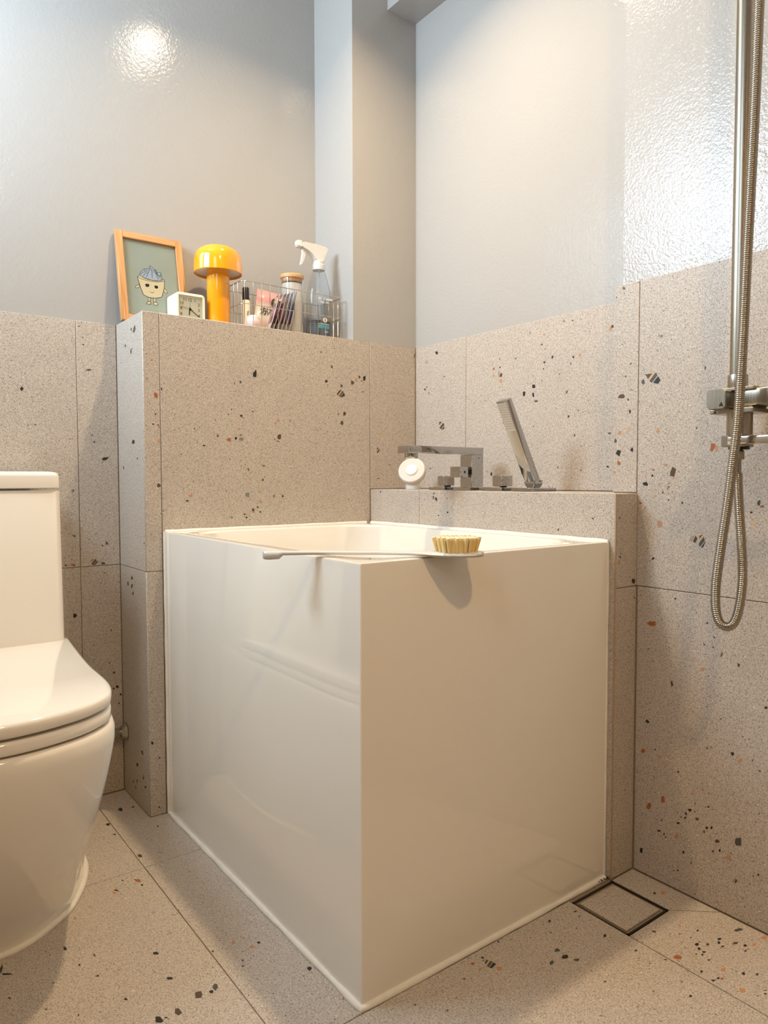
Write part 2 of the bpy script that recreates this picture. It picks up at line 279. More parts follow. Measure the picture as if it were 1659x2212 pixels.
# ---------------------------------------------------------------- terrazzo chips, outlines in 0.1 mm on their planes
CHIPS={
'PF':'''K -4830 9973 -4820 9881 -4830 9795 -4913 9798 -4913 9877
B -5246 9618 -5256 9656 -5223 9680 -5208 9654 -5217 9625
B -5371 9613 -5396 9575 -5400 9578 -5377 9633
m -5405 9581 -5412 9586 -5403 9630 -5380 9645 -5379 9641
B -3021 10571 -3033 10546 -3057 10540 -3058 10573 -3034 10587
G -2741 10198 -2750 10233 -2735 10277 -2693 10228 -2700 10194
K -2639 10685 -2651 10691 -2641 10703 -2621 10701 -2623 10692 -2630 10681
K -2936 9860 -2861 9888 -2851 9831 -2919 9815
B -2832 9765 -2834 9748 -2851 9734 -2859 9761 -2857 9774
G -2399 9763 -2428 9732 -2468 9742 -2460 9782 -2447 9816 -2407 9792
B -2546 9528 -2584 9549 -2515 9638 -2436 9674 -2428 9667
t -2518 9513 -2546 9528 -2428 9667 -2404 9647
G -2477 9491 -2518 9513 -2404 9647 -2369 9617
l -2463 9483 -2477 9491 -2369 9617 -2359 9609 -2358 9606
K -2329 9531 -2450 9477 -2463 9483 -2358 9606
G -2057 9908 -2036 9872 -2094 9828 -2131 9834 -2146 9891 -2130 9931
o -1986 9999 -1949 9978 -1945 9931 -2002 9922 -2026 9972
K -1904 10029 -1881 10084 -1848 10041 -1871 10003
K -1760 9976 -1760 10051 -1724 10077 -1685 10085 -1682 9995 -1715 9952
K -1796 9931 -1819 9932 -1829 9947 -1810 9953 -1796 9955 -1786 9942
t -1637 9884 -1617 9897 -1588 9865 -1598 9832 -1634 9837
B -1786 9676 -1751 9685 -1735 9665 -1795 9651
K -2287 10001 -2270 10009 -2267 10002 -2277 9992
R -2560 9039 -2551 9063 -2519 9081 -2502 9044 -2524 9022
B -2380 9021 -2383 9094 -2347 9124 -2299 9095 -2316 9033
G -2481 8824 -2437 8889 -2391 8873 -2382 8806 -2425 8772
B -2575 8883 -2583 8857 -2588 8860 -2589 8871 -2577 8895
m -2589 8874 -2590 8890 -2587 8907 -2579 8904 -2578 8898
B -3042 8670 -3062 8647 -3066 8650 -3053 8678
m -3069 8653 -3075 8657 -3058 8683 -3056 8681
K -5443 9011 -5468 8998 -5479 8999 -5479 9017 -5453 9021
K -5529 8895 -5520 8883 -5537 8879 -5553 8884 -5564 8893 -5548 8897
K -5203 8844 -5233 8845 -5256 8881 -5231 8897 -5186 8877
B -5181 8813 -5182 8814 -5168 8845 -5157 8822
m -5188 8821 -5204 8838 -5175 8852
B -4908 8983 -4914 8965 -4942 8970 -4950 8994 -4918 8995
t -5088 8999 -5048 8981 -5082 8954 -5103 8979
K -5857 8727 -5873 8730 -5876 8747 -5865 8763 -5855 8748
K -6350 8537 -6342 8526 -6359 8513 -6375 8525 -6367 8538
B -5805 8428 -5792 8403 -5786 8370 -5836 8355 -5836 8356
m -5845 8399 -5834 8426 -5816 8452 -5809 8437 -5839 8369
o -5288 8588 -5249 8576 -5264 8545 -5299 8539 -5321 8556
B -5243 8440 -5230 8439 -5207 8420 -5255 8413
m -5297 8431 -5260 8441 -5253 8441 -5266 8411 -5271 8410
R -5599 8290 -5569 8342 -5498 8346 -5485 8261
K -5347 8324 -5376 8312 -5397 8337 -5385 8374 -5347 8377 -5334 8347
g -5184 8301 -5274 8301 -5289 8330 -5257 8368 -5170 8365
o -4273 8834 -4224 8828 -4229 8784 -4249 8770 -4295 8797
o -4309 8728 -4314 8707 -4363 8717 -4358 8739 -4343 8769
B -4186 8382 -4234 8354 -4277 8371 -4281 8448 -4212 8487 -4185 8459
R -4355 8331 -4367 8329 -4376 8354 -4368 8381 -4352 8377 -4338 8358
R -4277 8328 -4226 8308 -4230 8297 -4279 8290 -4305 8321
B -3922 8839 -3915 8833 -3914 8807 -3938 8803
m -3954 8828 -3926 8843 -3925 8842 -3944 8803 -3949 8802
K -3834 8487 -3849 8482 -3854 8501 -3846 8502
K -6151 8180 -6104 8160 -6120 8143 -6178 8153
K -6474 8185 -6477 8178 -6493 8186 -6493 8194 -6480 8196
K -6679 7942 -6688 7964 -6679 7969 -6662 7964 -6665 7943
B -6150 7974 -6158 7972 -6159 7973 -6152 7990 -6145 7985
m -6162 7975 -6171 7980 -6168 7992 -6155 7992
B -5123 7889 -5129 7894 -5119 7915 -5109 7910
m -5132 7896 -5141 7902 -5133 7922 -5123 7917
B -5227 7850 -5221 7837 -5234 7825 -5238 7826
m -5231 7858 -5229 7854 -5241 7826 -5243 7827 -5244 7841
B -4614 7726 -4666 7694 -4676 7695 -4656 7740 -4650 7738
m -4690 7696 -4706 7698 -4730 7722 -4688 7750 -4668 7744
B -5052 7660 -5038 7626 -5043 7590 -5064 7601 -5073 7653
t -4942 7462 -4896 7498 -4892 7450 -4916 7408
K -4691 7363 -4709 7378 -4695 7403 -4662 7395 -4653 7376 -4672 7368
t -4683 7162 -4712 7126 -4782 7118 -4790 7190
g -5139 7001 -5141 7076 -5066 7095 -5031 7065 -5050 6974
B -4366 6990 -4408 6961 -4412 6967 -4385 7025 -4377 7026
m -4418 6974 -4435 6996 -4416 7025 -4394 7025
K -4164 6960 -4174 6986 -4172 7014 -4132 7004 -4122 6982
o -4755 6920 -4707 6882 -4713 6836 -4758 6845 -4784 6882
K -4816 6753 -4802 6743 -4813 6719 -4836 6719 -4850 6737 -4838 6757
B -4963 6643 -4976 6711 -4909 6698 -4915 6648
K -4766 6606 -4774 6629 -4760 6652 -4749 6647 -4739 6616 -4743 6603
K -5171 6603 -5132 6587 -5154 6569 -5173 6563 -5186 6594
K -5085 6497 -5104 6484 -5130 6484 -5139 6513 -5126 6524 -5101 6516
K -5006 6450 -5024 6444 -5060 6457 -5038 6461
B -5466 6517 -5489 6508 -5499 6511 -5486 6541 -5474 6538
m -5506 6514 -5526 6530 -5504 6546 -5493 6543
o -6463 7006 -6516 7047 -6458 7069 -6419 7043
K -6521 6898 -6579 6917 -6583 6932 -6548 6943 -6519 6923
B -6395 7374 -6394 7372 -6391 7336 -6404 7343 -6406 7349
m -6403 7384 -6397 7376 -6407 7353 -6413 7370
B -6536 7261 -6539 7245 -6546 7249 -6540 7262
m -6550 7250 -6560 7255 -6546 7264 -6544 7264
K -2005 9478 -2016 9490 -2005 9498 -1997 9483
K -2197 8552 -2181 8558 -2177 8547 -2190 8542
B -1326 8158 -1314 8232 -1270 8220
t -1333 8109 -1333 8109 -1326 8158 -1270 8220 -1251 8214 -1247 8203
G -1294 8090 -1333 8109 -1247 8203 -1232 8157
l -1228 8144 -1263 8102 -1280 8084 -1294 8090 -1232 8157
K -1263 8102 -1279 8083 -1280 8084
B -871 7785 -880 7765 -905 7760 -890 7789 -889 7789
m -912 7759 -928 7770 -917 7790 -897 7790
B -1245 7411 -1259 7398 -1295 7400 -1288 7424 -1252 7427
t -1172 8620 -1118 8607 -1133 8571 -1228 8558 -1230 8593
B -51 10783 -26 10845 -26 10776 -50 10717 -63 10712
K -7395 10066 -7414 10063 -7415 10082 -7387 10078
o -7270 9954 -7305 9940 -7332 9953 -7315 9974 -7286 9975
R -7182 9148 -7247 9173 -7262 9252 -7214 9271 -7176 9226
B -7118 9360 -7101 9390 -7078 9376 -7075 9341 -7086 9319 -7105 9323
K -7216 8801 -7232 8780 -7250 8804 -7226 8827
K -7306 8577 -7308 8592 -7291 8603 -7261 8594 -7257 8578
K -7177 8557 -7193 8570 -7191 8587 -7170 8583 -7165 8564
R -7148 8509 -7167 8514 -7171 8552 -7157 8553 -7140 8528
o -7183 8242 -7155 8252 -7127 8216 -7160 8181 -7202 8208
G -7149 7281 -7128 7245 -7212 7226 -7226 7261 -7213 7297 -7185 7321
K -7079 6724 -7085 6715 -7106 6702 -7128 6706 -7130 6721 -7104 6733
K -7135 6675 -7113 6657 -7132 6639 -7151 6662
B -7389 9556 -7405 9543 -7410 9545 -7399 9572
m -7414 9548 -7431 9559 -7404 9573
K -7399 1663 -7393 1611 -7435 1620 -7450 1682 -7417 1687
K -7285 1277 -7289 1297 -7272 1308 -7252 1292 -7249 1271
K -7268 172 -7286 166 -7322 193 -7307 204 -7281 198''',
'LF':'''K -2244 7079 -2253 7087 -2278 7079 -2287 7061 -2248 7053 -2234 7058
B -4369 6942 -4342 6912 -4324 6977 -4355 7006 -4374 6994
B -4396 6928 -4414 6965 -4472 6966 -4494 6909 -4465 6870
B -4401 7068 -4412 7051 -4350 7041 -4314 7050 -4366 7067
o -4765 7019 -4730 7032 -4737 7062 -4788 7046
o -4862 6930 -4824 6919 -4801 6978 -4868 6978
K -4033 6898 -4043 6891 -4028 6887 -4019 6888 -4008 6893 -4025 6900
K -4838 6612 -4833 6634 -4843 6656 -4863 6636 -4867 6625 -4855 6609
K -4517 6552 -4539 6552 -4529 6535 -4503 6541
B -8849 6656 -8852 6678 -8872 6679 -8899 6659 -8887 6641
B -8053 6380 -8049 6387 -8070 6431 -8085 6430 -8090 6401
m -8045 6393 -8029 6415 -8045 6432 -8063 6431
K -4844 6614 -4815 6621 -4838 6640 -4869 6642 -4882 6620
K -4548 6533 -4513 6543 -4529 6561 -4555 6552''',
'WR':'''K -2738 10688 -2679 10687 -2637 10753 -2659 10777 -2740 10748
l -2206 10529 -2242 10587 -2345 10567 -2345 10501 -2286 10489
G -2218 9846 -2254 9817 -2266 9788 -2200 9794 -2169 9818 -2182 9840
R -2279 9886 -2306 9897 -2312 9858 -2289 9848 -2266 9866
K -2396 9718 -2400 9708 -2394 9680 -2381 9674 -2364 9697 -2376 9712
B -3010 10058 -2969 10048 -2999 10093
m -2966 10054 -2959 10099 -2996 10103 -2996 10102
B -2807 8817 -2799 8908 -2909 8900
t -2812 8753 -2807 8817 -2909 8900 -2921 8899 -2956 8872
G -2996 8840 -2997 8805 -2876 8705 -2812 8746 -2812 8753 -2956 8872
l -2997 8805 -2998 8772 -2899 8690 -2876 8705
K -2998 8772 -3000 8716 -2908 8685 -2899 8690
R -4819 10073 -4816 10024 -4762 10028 -4768 10091
o -4796 9926 -4809 9895 -4782 9848 -4746 9874 -4747 9903
B -5027 9930 -5078 9894 -5060 9833 -4974 9838
m -4956 9980 -5008 9943 -4947 9840 -4947 9840 -4926 9930
K -4998 10083 -5019 10069 -5004 10040 -4978 10049 -4967 10067
g -4990 10299 -5013 10264 -4996 10244 -4969 10244 -4964 10287
o -5062 9698 -5021 9687 -4979 9742 -5007 9781 -5078 9770
B -5493 10181 -5488 10185 -5505 10215 -5520 10217 -5526 10199
m -5483 10191 -5463 10209 -5496 10214
B -5938 10699 -5922 10707 -5921 10709 -5938 10738 -5942 10722
m -5921 10714 -5916 10741 -5928 10759 -5935 10751 -5937 10743
B -6313 10399 -6272 10392 -6265 10396 -6284 10431 -6297 10427
m -6256 10400 -6236 10411 -6238 10434 -6274 10434
o -6318 10629 -6331 10662 -6379 10643 -6384 10613 -6335 10603
K -6561 10073 -6589 10127 -6622 10103 -6590 10055
G -6326 10020 -6384 10035 -6395 9983 -6351 9976
K -6318 9873 -6342 9878 -6362 9867 -6350 9842 -6334 9849
K -6372 10297 -6374 10312 -6393 10312 -6400 10299 -6390 10289
B -6924 10829 -6918 10807 -6892 10812 -6908 10843
m -6884 10814 -6875 10816 -6870 10838 -6890 10859 -6902 10848
B -7132 10774 -7124 10780 -7142 10814 -7153 10803 -7155 10786
m -7117 10784 -7099 10797 -7106 10814 -7132 10823 -7136 10819
K -7191 9991 -7174 9985 -7151 9999 -7135 10039 -7170 10037
o -7318 10068 -7368 10030 -7358 9997 -7292 10020
K -7107 9865 -7090 9862 -7082 9885 -7096 9895 -7113 9885 -7118 9871
K -6777 9717 -6800 9699 -6802 9681 -6787 9680
B -6300 9629 -6301 9591 -6285 9591 -6283 9596
m -6270 9620 -6295 9629 -6280 9601
K -6086 9460 -6015 9464 -6012 9540 -6081 9544 -6108 9487
K -5781 9303 -5733 9319 -5726 9392 -5762 9421 -5808 9399 -5794 9326
K -6008 9344 -6049 9371 -6078 9279 -6035 9255
G -6145 9185 -6178 9167 -6179 9139 -6101 9140 -6067 9170
B -7007 9318 -7019 9319 -7013 9263 -6974 9247 -6971 9249
m -6966 9316 -6996 9318 -6965 9257 -6946 9278
B -7330 8863 -7328 8849 -7314 8842 -7302 8852 -7294 8873 -7314 8877
B -7050 8779 -7074 8771 -7080 8748 -7059 8720 -7027 8728 -7028 8768
B -7222 8362 -7234 8347 -7228 8305 -7209 8304 -7200 8317
m -7185 8340 -7187 8374 -7206 8381 -7218 8367 -7196 8323
o -8131 10454 -8122 10401 -8063 10438 -8064 10486 -8114 10517
K -8140 10537 -8170 10508 -8170 10477 -8125 10474 -8115 10504
K -6048 8571 -6038 8588 -6046 8610 -6055 8604 -6060 8582
K -6427 8043 -6447 8029 -6418 8028 -6411 8036
B -6965 7900 -6949 7898 -6945 7899 -6951 7913 -6962 7913
m -6938 7902 -6919 7908 -6927 7912 -6943 7913
B -6781 7643 -6771 7623 -6758 7628 -6753 7633 -6770 7668 -6772 7668
m -6749 7636 -6735 7648 -6752 7669 -6765 7668
B -7406 7609 -7408 7608 -7409 7568 -7386 7566
m -7381 7570 -7366 7583 -7391 7618 -7401 7612
B -8080 8347 -8129 8348 -8137 8322 -8101 8311 -8066 8325
K -4722 7468 -4692 7503 -4711 7549 -4730 7576 -4758 7514 -4743 7480
K -2454 7690 -2450 7664 -2435 7664 -2416 7669 -2416 7689 -2448 7701
K -8040 7658 -8067 7663 -8095 7652 -8107 7631 -8072 7624 -8035 7646''',
'SW':'''G -8973 10985 -9019 10972 -9031 10931 -9000 10927 -8966 10957
K -9006 10869 -9017 10866 -9024 10859 -9011 10846 -8999 10854
K -8857 10816 -8850 10806 -8838 10808 -8823 10818 -8832 10828 -8846 10832
K -8976 9936 -8993 9914 -8987 9906 -8965 9926
B -9175 9552 -9186 9545 -9176 9515 -9157 9511 -9156 9512
m -9136 9533 -9164 9559 -9170 9555 -9152 9517
B -9069 9329 -9085 9309 -9064 9285 -9053 9297
m -9058 9342 -9065 9333 -9049 9300 -9034 9315
B -9181 9059 -9207 9054 -9194 9040 -9173 9044
m -9165 9045 -9139 9049 -9171 9059
B -8943 8983 -9018 8987 -9056 8942 -9026 8906 -8896 8929
K -9134 8850 -9108 8870 -9111 8904 -9134 8890 -9140 8869
K -9155 8613 -9145 8681 -9165 8689 -9188 8660 -9181 8622
o -8914 8232 -8918 8289 -8958 8308 -9003 8252
t -9124 8272 -9076 8327 -9105 8367 -9157 8321
G -8893 8098 -8846 8075 -8831 8107 -8852 8162 -8875 8144
K -8869 7873 -8908 7943 -8985 7928 -8950 7816
K -9239 7892 -9210 7906 -9182 7930 -9202 7959 -9231 7984 -9248 7942
R -8912 7662 -8907 7711 -8925 7745 -8982 7695 -8960 7651
o -8866 7485 -8829 7507 -8830 7521 -8870 7530 -8875 7501
B -9800 9965 -9817 9954 -9803 9924 -9782 9926
m -9753 9964 -9782 9977 -9792 9970 -9772 9927 -9764 9927
B -9539 9210 -9476 9299 -9623 9302
t -9564 9174 -9539 9210 -9623 9302 -9682 9304
G -9619 9139 -9579 9153 -9564 9174 -9682 9304 -9695 9304 -9726 9257
l -9641 9132 -9619 9139 -9726 9257 -9738 9238
K -9739 9100 -9641 9132 -9738 9238 -9786 9163
G -9417 9204 -9447 9220 -9469 9144 -9443 9117 -9398 9160
G -10622 9239 -10609 9255 -10610 9296 -10635 9303 -10636 9272
o -9713 8276 -9777 8281 -9791 8254 -9743 8217
B -10489 8285 -10497 8284 -10503 8262 -10489 8247 -10477 8257
m -10472 8287 -10483 8285 -10473 8261 -10460 8272
R -10825 7983 -10816 7925 -10771 7849 -10740 7865 -10752 7997
o -10835 7971 -10871 7926 -10864 7874 -10844 7832 -10827 7876 -10820 7941
R -9665 7576 -9705 7558 -9682 7537 -9632 7560
K -9671 7459 -9668 7438 -9644 7428 -9629 7452 -9640 7460 -9655 7480
r -9922 7612 -9886 7637 -9881 7651 -9925 7669 -9970 7626
B -10050 7610 -10119 7562 -10084 7431 -10010 7442 -10006 7511
o -10075 7423 -10098 7411 -10080 7389 -10064 7393 -10059 7413
K -9542 7336 -9568 7290 -9559 7265 -9496 7271 -9454 7303 -9467 7327
K -9797 7290 -9812 7290 -9812 7279 -9796 7279
B -9999 7259 -9999 7245 -9971 7234 -9962 7243 -9971 7266
K -9951 7213 -9953 7230 -9961 7230 -9974 7209 -9959 7200
G -9879 7133 -9856 7122 -9858 7170 -9878 7171
K -9729 7199 -9737 7187 -9732 7184 -9717 7186 -9722 7195
o -9738 7075 -9690 7068 -9693 7093 -9735 7096
K -9986 6993 -9973 7014 -9976 7028 -9990 7031 -9997 7018 -9993 7004
R -9388 6959 -9431 6968 -9453 6938 -9402 6929
B -10262 6989 -10263 6954 -10240 6947 -10226 6970 -10243 7001
r -9777 6641 -9858 6634 -9872 6544 -9803 6522 -9760 6564
B -10499 6404 -10537 6369 -10506 6289 -10457 6297
m -10387 6307 -10407 6379 -10484 6417 -10485 6417 -10438 6299
B -10574 6353 -10578 6414 -10632 6439 -10634 6435
t -10570 6286 -10574 6353 -10634 6435 -10650 6396
G -10567 6241 -10570 6286 -10650 6396 -10675 6339 -10594 6227
l -10675 6339 -10683 6319 -10609 6218 -10594 6227
K -10683 6319 -10686 6312 -10633 6205 -10609 6218
K -9706 5970 -9724 5939 -9685 5915 -9669 5915 -9673 5948
G -11540 6998 -11552 7035 -11590 7058 -11594 7031 -11588 6969 -11554 6958
R -11580 6948 -11625 6976 -11660 6955 -11627 6930 -11597 6932
K -11473 6845 -11469 6836 -11441 6830 -11428 6857 -11454 6864
K -10139 5246 -10131 5252 -10138 5280 -10151 5279 -10156 5257
t -11449 6672 -11481 6700 -11516 6706 -11535 6677 -11510 6640 -11470 6645
K -10150 5257 -10131 5261 -10131 5277 -10146 5277 -10159 5272
R -9650 4777 -9764 4790 -9765 4717 -9663 4692 -9585 4730
G -10770 4927 -10751 4902 -10731 4905 -10723 4934 -10740 4941
K -10889 4699 -10880 4687 -10860 4685 -10863 4704 -10876 4711
K -10686 4542 -10693 4556 -10708 4551 -10708 4533 -10696 4518
G -10850 4507 -10841 4531 -10867 4541 -10872 4522
B -10922 4395 -10923 4387 -10909 4384 -10913 4396
m -10905 4384 -10901 4383 -10896 4386 -10909 4395
B -10990 4382 -10989 4390 -11020 4477 -11022 4476 -11020 4417
m -10988 4402 -10982 4448 -11004 4487 -11016 4480
o -10693 4087 -10653 4090 -10642 4113 -10673 4143 -10704 4134 -10708 4112
B -11285 4281 -11279 4318 -11290 4343 -11323 4322 -11305 4278
K -9641 4256 -9608 4248 -9591 4253 -9622 4268 -9651 4269
B -10078 3738 -10105 3783 -10133 3712 -10104 3657
K -9647 2877 -9578 2892 -9621 2940 -9673 2908
K -11774 3732 -11772 3697 -11729 3690 -11735 3725
K -11007 3327 -11010 3334 -11029 3341 -11035 3337 -11025 3320 -11015 3317
R -9508 2293 -9506 2326 -9561 2384 -9597 2339 -9552 2284
K -9784 2438 -9813 2437 -9806 2415 -9769 2417
o -9885 2334 -9914 2331 -9920 2312 -9891 2297 -9858 2292 -9869 2324
B -10789 2734 -10774 2737 -10789 2780 -10798 2770
m -10768 2738 -10750 2742 -10777 2792 -10784 2785
K -11223 2750 -11197 2795 -11208 2815 -11251 2822 -11251 2789
o -11314 2704 -11378 2771 -11398 2727 -11323 2675
B -11566 2783 -11555 2769 -11553 2771 -11563 2801 -11571 2804
m -11550 2774 -11543 2782 -11549 2796 -11559 2799
B -11671 2631 -11666 2630 -11676 2659 -11690 2663 -11699 2650
m -11660 2629 -11657 2629 -11643 2634 -11666 2657 -11669 2658
B -10277 2158 -10257 2138 -10232 2168 -10272 2191
B -9798 1916 -9785 1895 -9769 1902 -9771 1915 -9791 1925
o -10687 1989 -10706 2016 -10740 2028 -10747 2002 -10733 1977 -10700 1972
o -10536 1852 -10530 1888 -10554 1894 -10557 1855
R -10008 1516 -9932 1489 -9937 1596 -9987 1626
R -9693 1255 -9634 1277 -9657 1364 -9724 1410 -9724 1331
K -10572 1695 -10573 1714 -10596 1718 -10598 1705 -10583 1694
B -10816 1716 -10800 1736 -10815 1749 -10846 1750 -10850 1731
K -10458 1543 -10454 1561 -10500 1583 -10521 1576 -10521 1549 -10485 1523
G -10399 1481 -10418 1491 -10445 1476 -10433 1441 -10418 1435 -10392 1446
K -10588 1548 -10567 1552 -10574 1574 -10596 1564
G -10381 1382 -10424 1420 -10430 1385 -10398 1349
B -10306 1352 -10304 1358 -10327 1379 -10341 1384 -10346 1372 -10331 1356
K -10281 1435 -10271 1426 -10253 1415 -10248 1423 -10266 1436
G -10625 1418 -10597 1423 -10599 1461 -10643 1471 -10666 1450
K -10300 1231 -10260 1209 -10243 1232 -10283 1258 -10304 1246
B -9938 1134 -9928 1147 -9947 1174 -9967 1170 -9958 1150
K -9901 964 -9935 964 -9921 934 -9879 922 -9859 927 -9875 948
K -9991 935 -9998 948 -10018 939 -10015 918 -9995 902 -9985 905
R -10013 861 -10023 898 -10060 886 -10051 867
o -10204 965 -10262 1046 -10287 998 -10235 926
K -10791 1373 -10818 1385 -10824 1362 -10816 1334 -10795 1333 -10779 1347
K -10899 1430 -10909 1419 -10901 1373 -10874 1369 -10872 1396
B -10775 1259 -10764 1239 -10742 1264 -10752 1295 -10764 1302
B -11048 1214 -10979 1158 -10954 1189 -10992 1234
G -11401 1427 -11404 1341 -11405 1295 -11325 1259 -11295 1306 -11308 1379
K -9572 479 -9561 373 -9511 384 -9516 462
t -10047 571 -10024 539 -9986 551 -10003 611 -10030 619
K -10404 749 -10395 728 -10367 722 -10362 753 -10391 782
B -10926 1018 -10941 1014 -10939 985 -10914 970 -10901 990
K -11060 1078 -11060 1052 -11041 1027 -11020 1050 -11037 1083
o -11205 1047 -11240 1026 -11200 958 -11166 959 -11162 1016
B -10532 638 -10545 610 -10520 593 -10517 619
K -10198 338 -10211 353 -10216 345 -10211 321 -10197 321
K -10266 352 -10267 377 -10288 394 -10292 358
K -11702 904 -11680 908 -11682 941 -11709 940
B -11330 695 -11354 667 -11323 615 -11305 615
m -11315 712 -11323 702 -11296 616 -11266 616 -11296 677
B -10738 547 -10747 561 -10759 559 -10753 547 -10742 542''',
'LE':'''B -1434 6675 -1434 6696 -1402 6699 -1396 6677
K -1381 6051 -1353 6043 -1360 6027 -1383 6030
K -1405 5972 -1404 5997 -1372 5992 -1363 5964 -1383 5953
o -1384 5835 -1417 5830 -1433 5862 -1433 5911 -1409 5921 -1385 5897
K -1002 5548 -912 5522 -931 5461 -966 5444 -1022 5499
B -942 5194 -927 5206 -913 5180 -919 5168 -935 5162 -940 5181''',
'WL':'''K -9489 9338 -9511 9311 -9545 9353 -9515 9412 -9471 9377
l -9269 9197 -9294 9169 -9334 9178 -9343 9196 -9324 9229 -9288 9210
B -9263 8611 -9235 8611 -9239 8591 -9272 8587
m -9295 8612 -9273 8612 -9283 8585 -9288 8585 -9302 8591
K -8224 10617 -8221 10600 -8244 10595 -8245 10618
K -8242 10442 -8229 10461 -8208 10458 -8207 10442 -8219 10427
B -8300 10837 -8327 10832 -8324 10847 -8311 10857 -8295 10860 -8289 10851
G -8144 9904 -8093 9914 -8052 9895 -8119 9872 -8181 9877
B -8325 10106 -8329 10085 -8341 10086 -8331 10112
m -8343 10087 -8346 10104 -8336 10119 -8332 10114
B -8065 8437 -8054 8430 -8062 8398 -8083 8394
m -8110 8413 -8076 8443 -8074 8441 -8093 8392 -8109 8388
G -8014 8225 -8060 8267 -8029 8283 -8001 8265
K -7706 7920 -7780 7841 -7869 7853 -7833 7906
B -8499 7185 -8487 7136 -8522 7116 -8525 7118
m -8557 7140 -8531 7184 -8507 7189 -8533 7124
K -8528 6126 -8493 6141 -8464 6115 -8507 6098
G -7759 5897 -7822 5882 -7814 5966 -7776 5942
K -7883 5847 -7911 5872 -7907 5888 -7876 5880
R -8528 5494 -8485 5465 -8504 5419 -8616 5476
B -8145 5509 -8140 5560 -8099 5569
t -8150 5465 -8145 5509 -8099 5569 -8060 5577 -8057 5573 -8145 5460
G -8057 5573 -8027 5536 -8111 5429 -8145 5460
l -8027 5536 -8018 5523 -8099 5418 -8111 5429
K -8018 5523 -8000 5500 -8079 5399 -8099 5418
G -7839 5434 -7880 5415 -7929 5449 -7920 5490 -7850 5473
B -8700 5492 -8684 5488 -8671 5458 -8708 5445 -8729 5471
R -7845 5240 -7822 5221 -7826 5209 -7853 5212 -7876 5223 -7868 5244
K -8490 4332 -8488 4283 -8547 4249 -8565 4286 -8557 4350 -8528 4357
B -7710 3874 -7722 3836 -7742 3848 -7726 3885
m -7749 3852 -7754 3855 -7773 3885 -7748 3902 -7733 3890
B -7677 2889 -7664 2871 -7659 2831 -7684 2825 -7708 2848 -7708 2875
K -7618 2467 -7656 2512 -7632 2549 -7592 2525 -7583 2494
K -7697 2454 -7721 2465 -7713 2502 -7672 2483
K -7518 2285 -7563 2294 -7558 2340 -7518 2318
K -7563 2103 -7591 2087 -7608 2103 -7588 2125
R -7981 2997 -7961 2979 -7975 2970 -7993 2972 -7998 2998
B -7766 3105 -7780 3077 -7803 3081 -7788 3116
m -7809 3086 -7808 3126 -7794 3119''',
'PE':'''G -1267 10717 -1368 10743 -1388 10657 -1297 10594 -1193 10610
G -1133 10719 -1125 10664 -1071 10666 -1055 10700 -1077 10738
G -649 10365 -613 10428 -680 10437 -721 10388
G -1006 10244 -1067 10281 -1099 10233 -1068 10170 -1020 10173
G -1145 10250 -1128 10257 -1112 10272 -1142 10282 -1162 10272
g -352 10055 -313 10051 -306 10091 -365 10080
K -1076 8180 -997 8220 -1077 8282 -1188 8261 -1195 8203
G -1397 7873 -1389 7843 -1351 7833 -1322 7863 -1345 7889
G -349 7710 -408 7692 -429 7658 -390 7623 -336 7668
l -70 8447 -75 8469 -93 8474 -137 8440 -105 8420
l -1378 7678 -1364 7704 -1384 7724 -1438 7725 -1429 7696
G -1730 6018 -1711 6006 -1686 6009 -1701 6039 -1729 6042
K -902 5183 -874 5149 -795 5124 -780 5174 -818 5214
K -559 4956 -509 4977 -503 5041 -574 5060 -582 5013
K -836 5041 -865 5035 -867 4984 -796 4928 -761 4958 -785 5009
K -911 4788 -848 4803 -873 4862 -938 4863
G -1328 1265 -1255 1311 -1314 1358 -1388 1357 -1413 1277
K -1009 962 -1053 951 -1033 897 -959 875 -907 890 -949 958
B -1412 801 -1450 756 -1366 703 -1338 717
m -1299 737 -1337 811 -1392 824 -1405 809 -1329 722
K -901 555 -976 551 -972 485 -912 513
K -634 413 -665 444 -703 448 -731 436 -707 419 -657 394
K -1570 637 -1554 592 -1496 543 -1451 551 -1501 607
B -873 365 -861 306 -803 324 -853 381
m -797 325 -785 329 -783 374 -831 398 -849 384''',
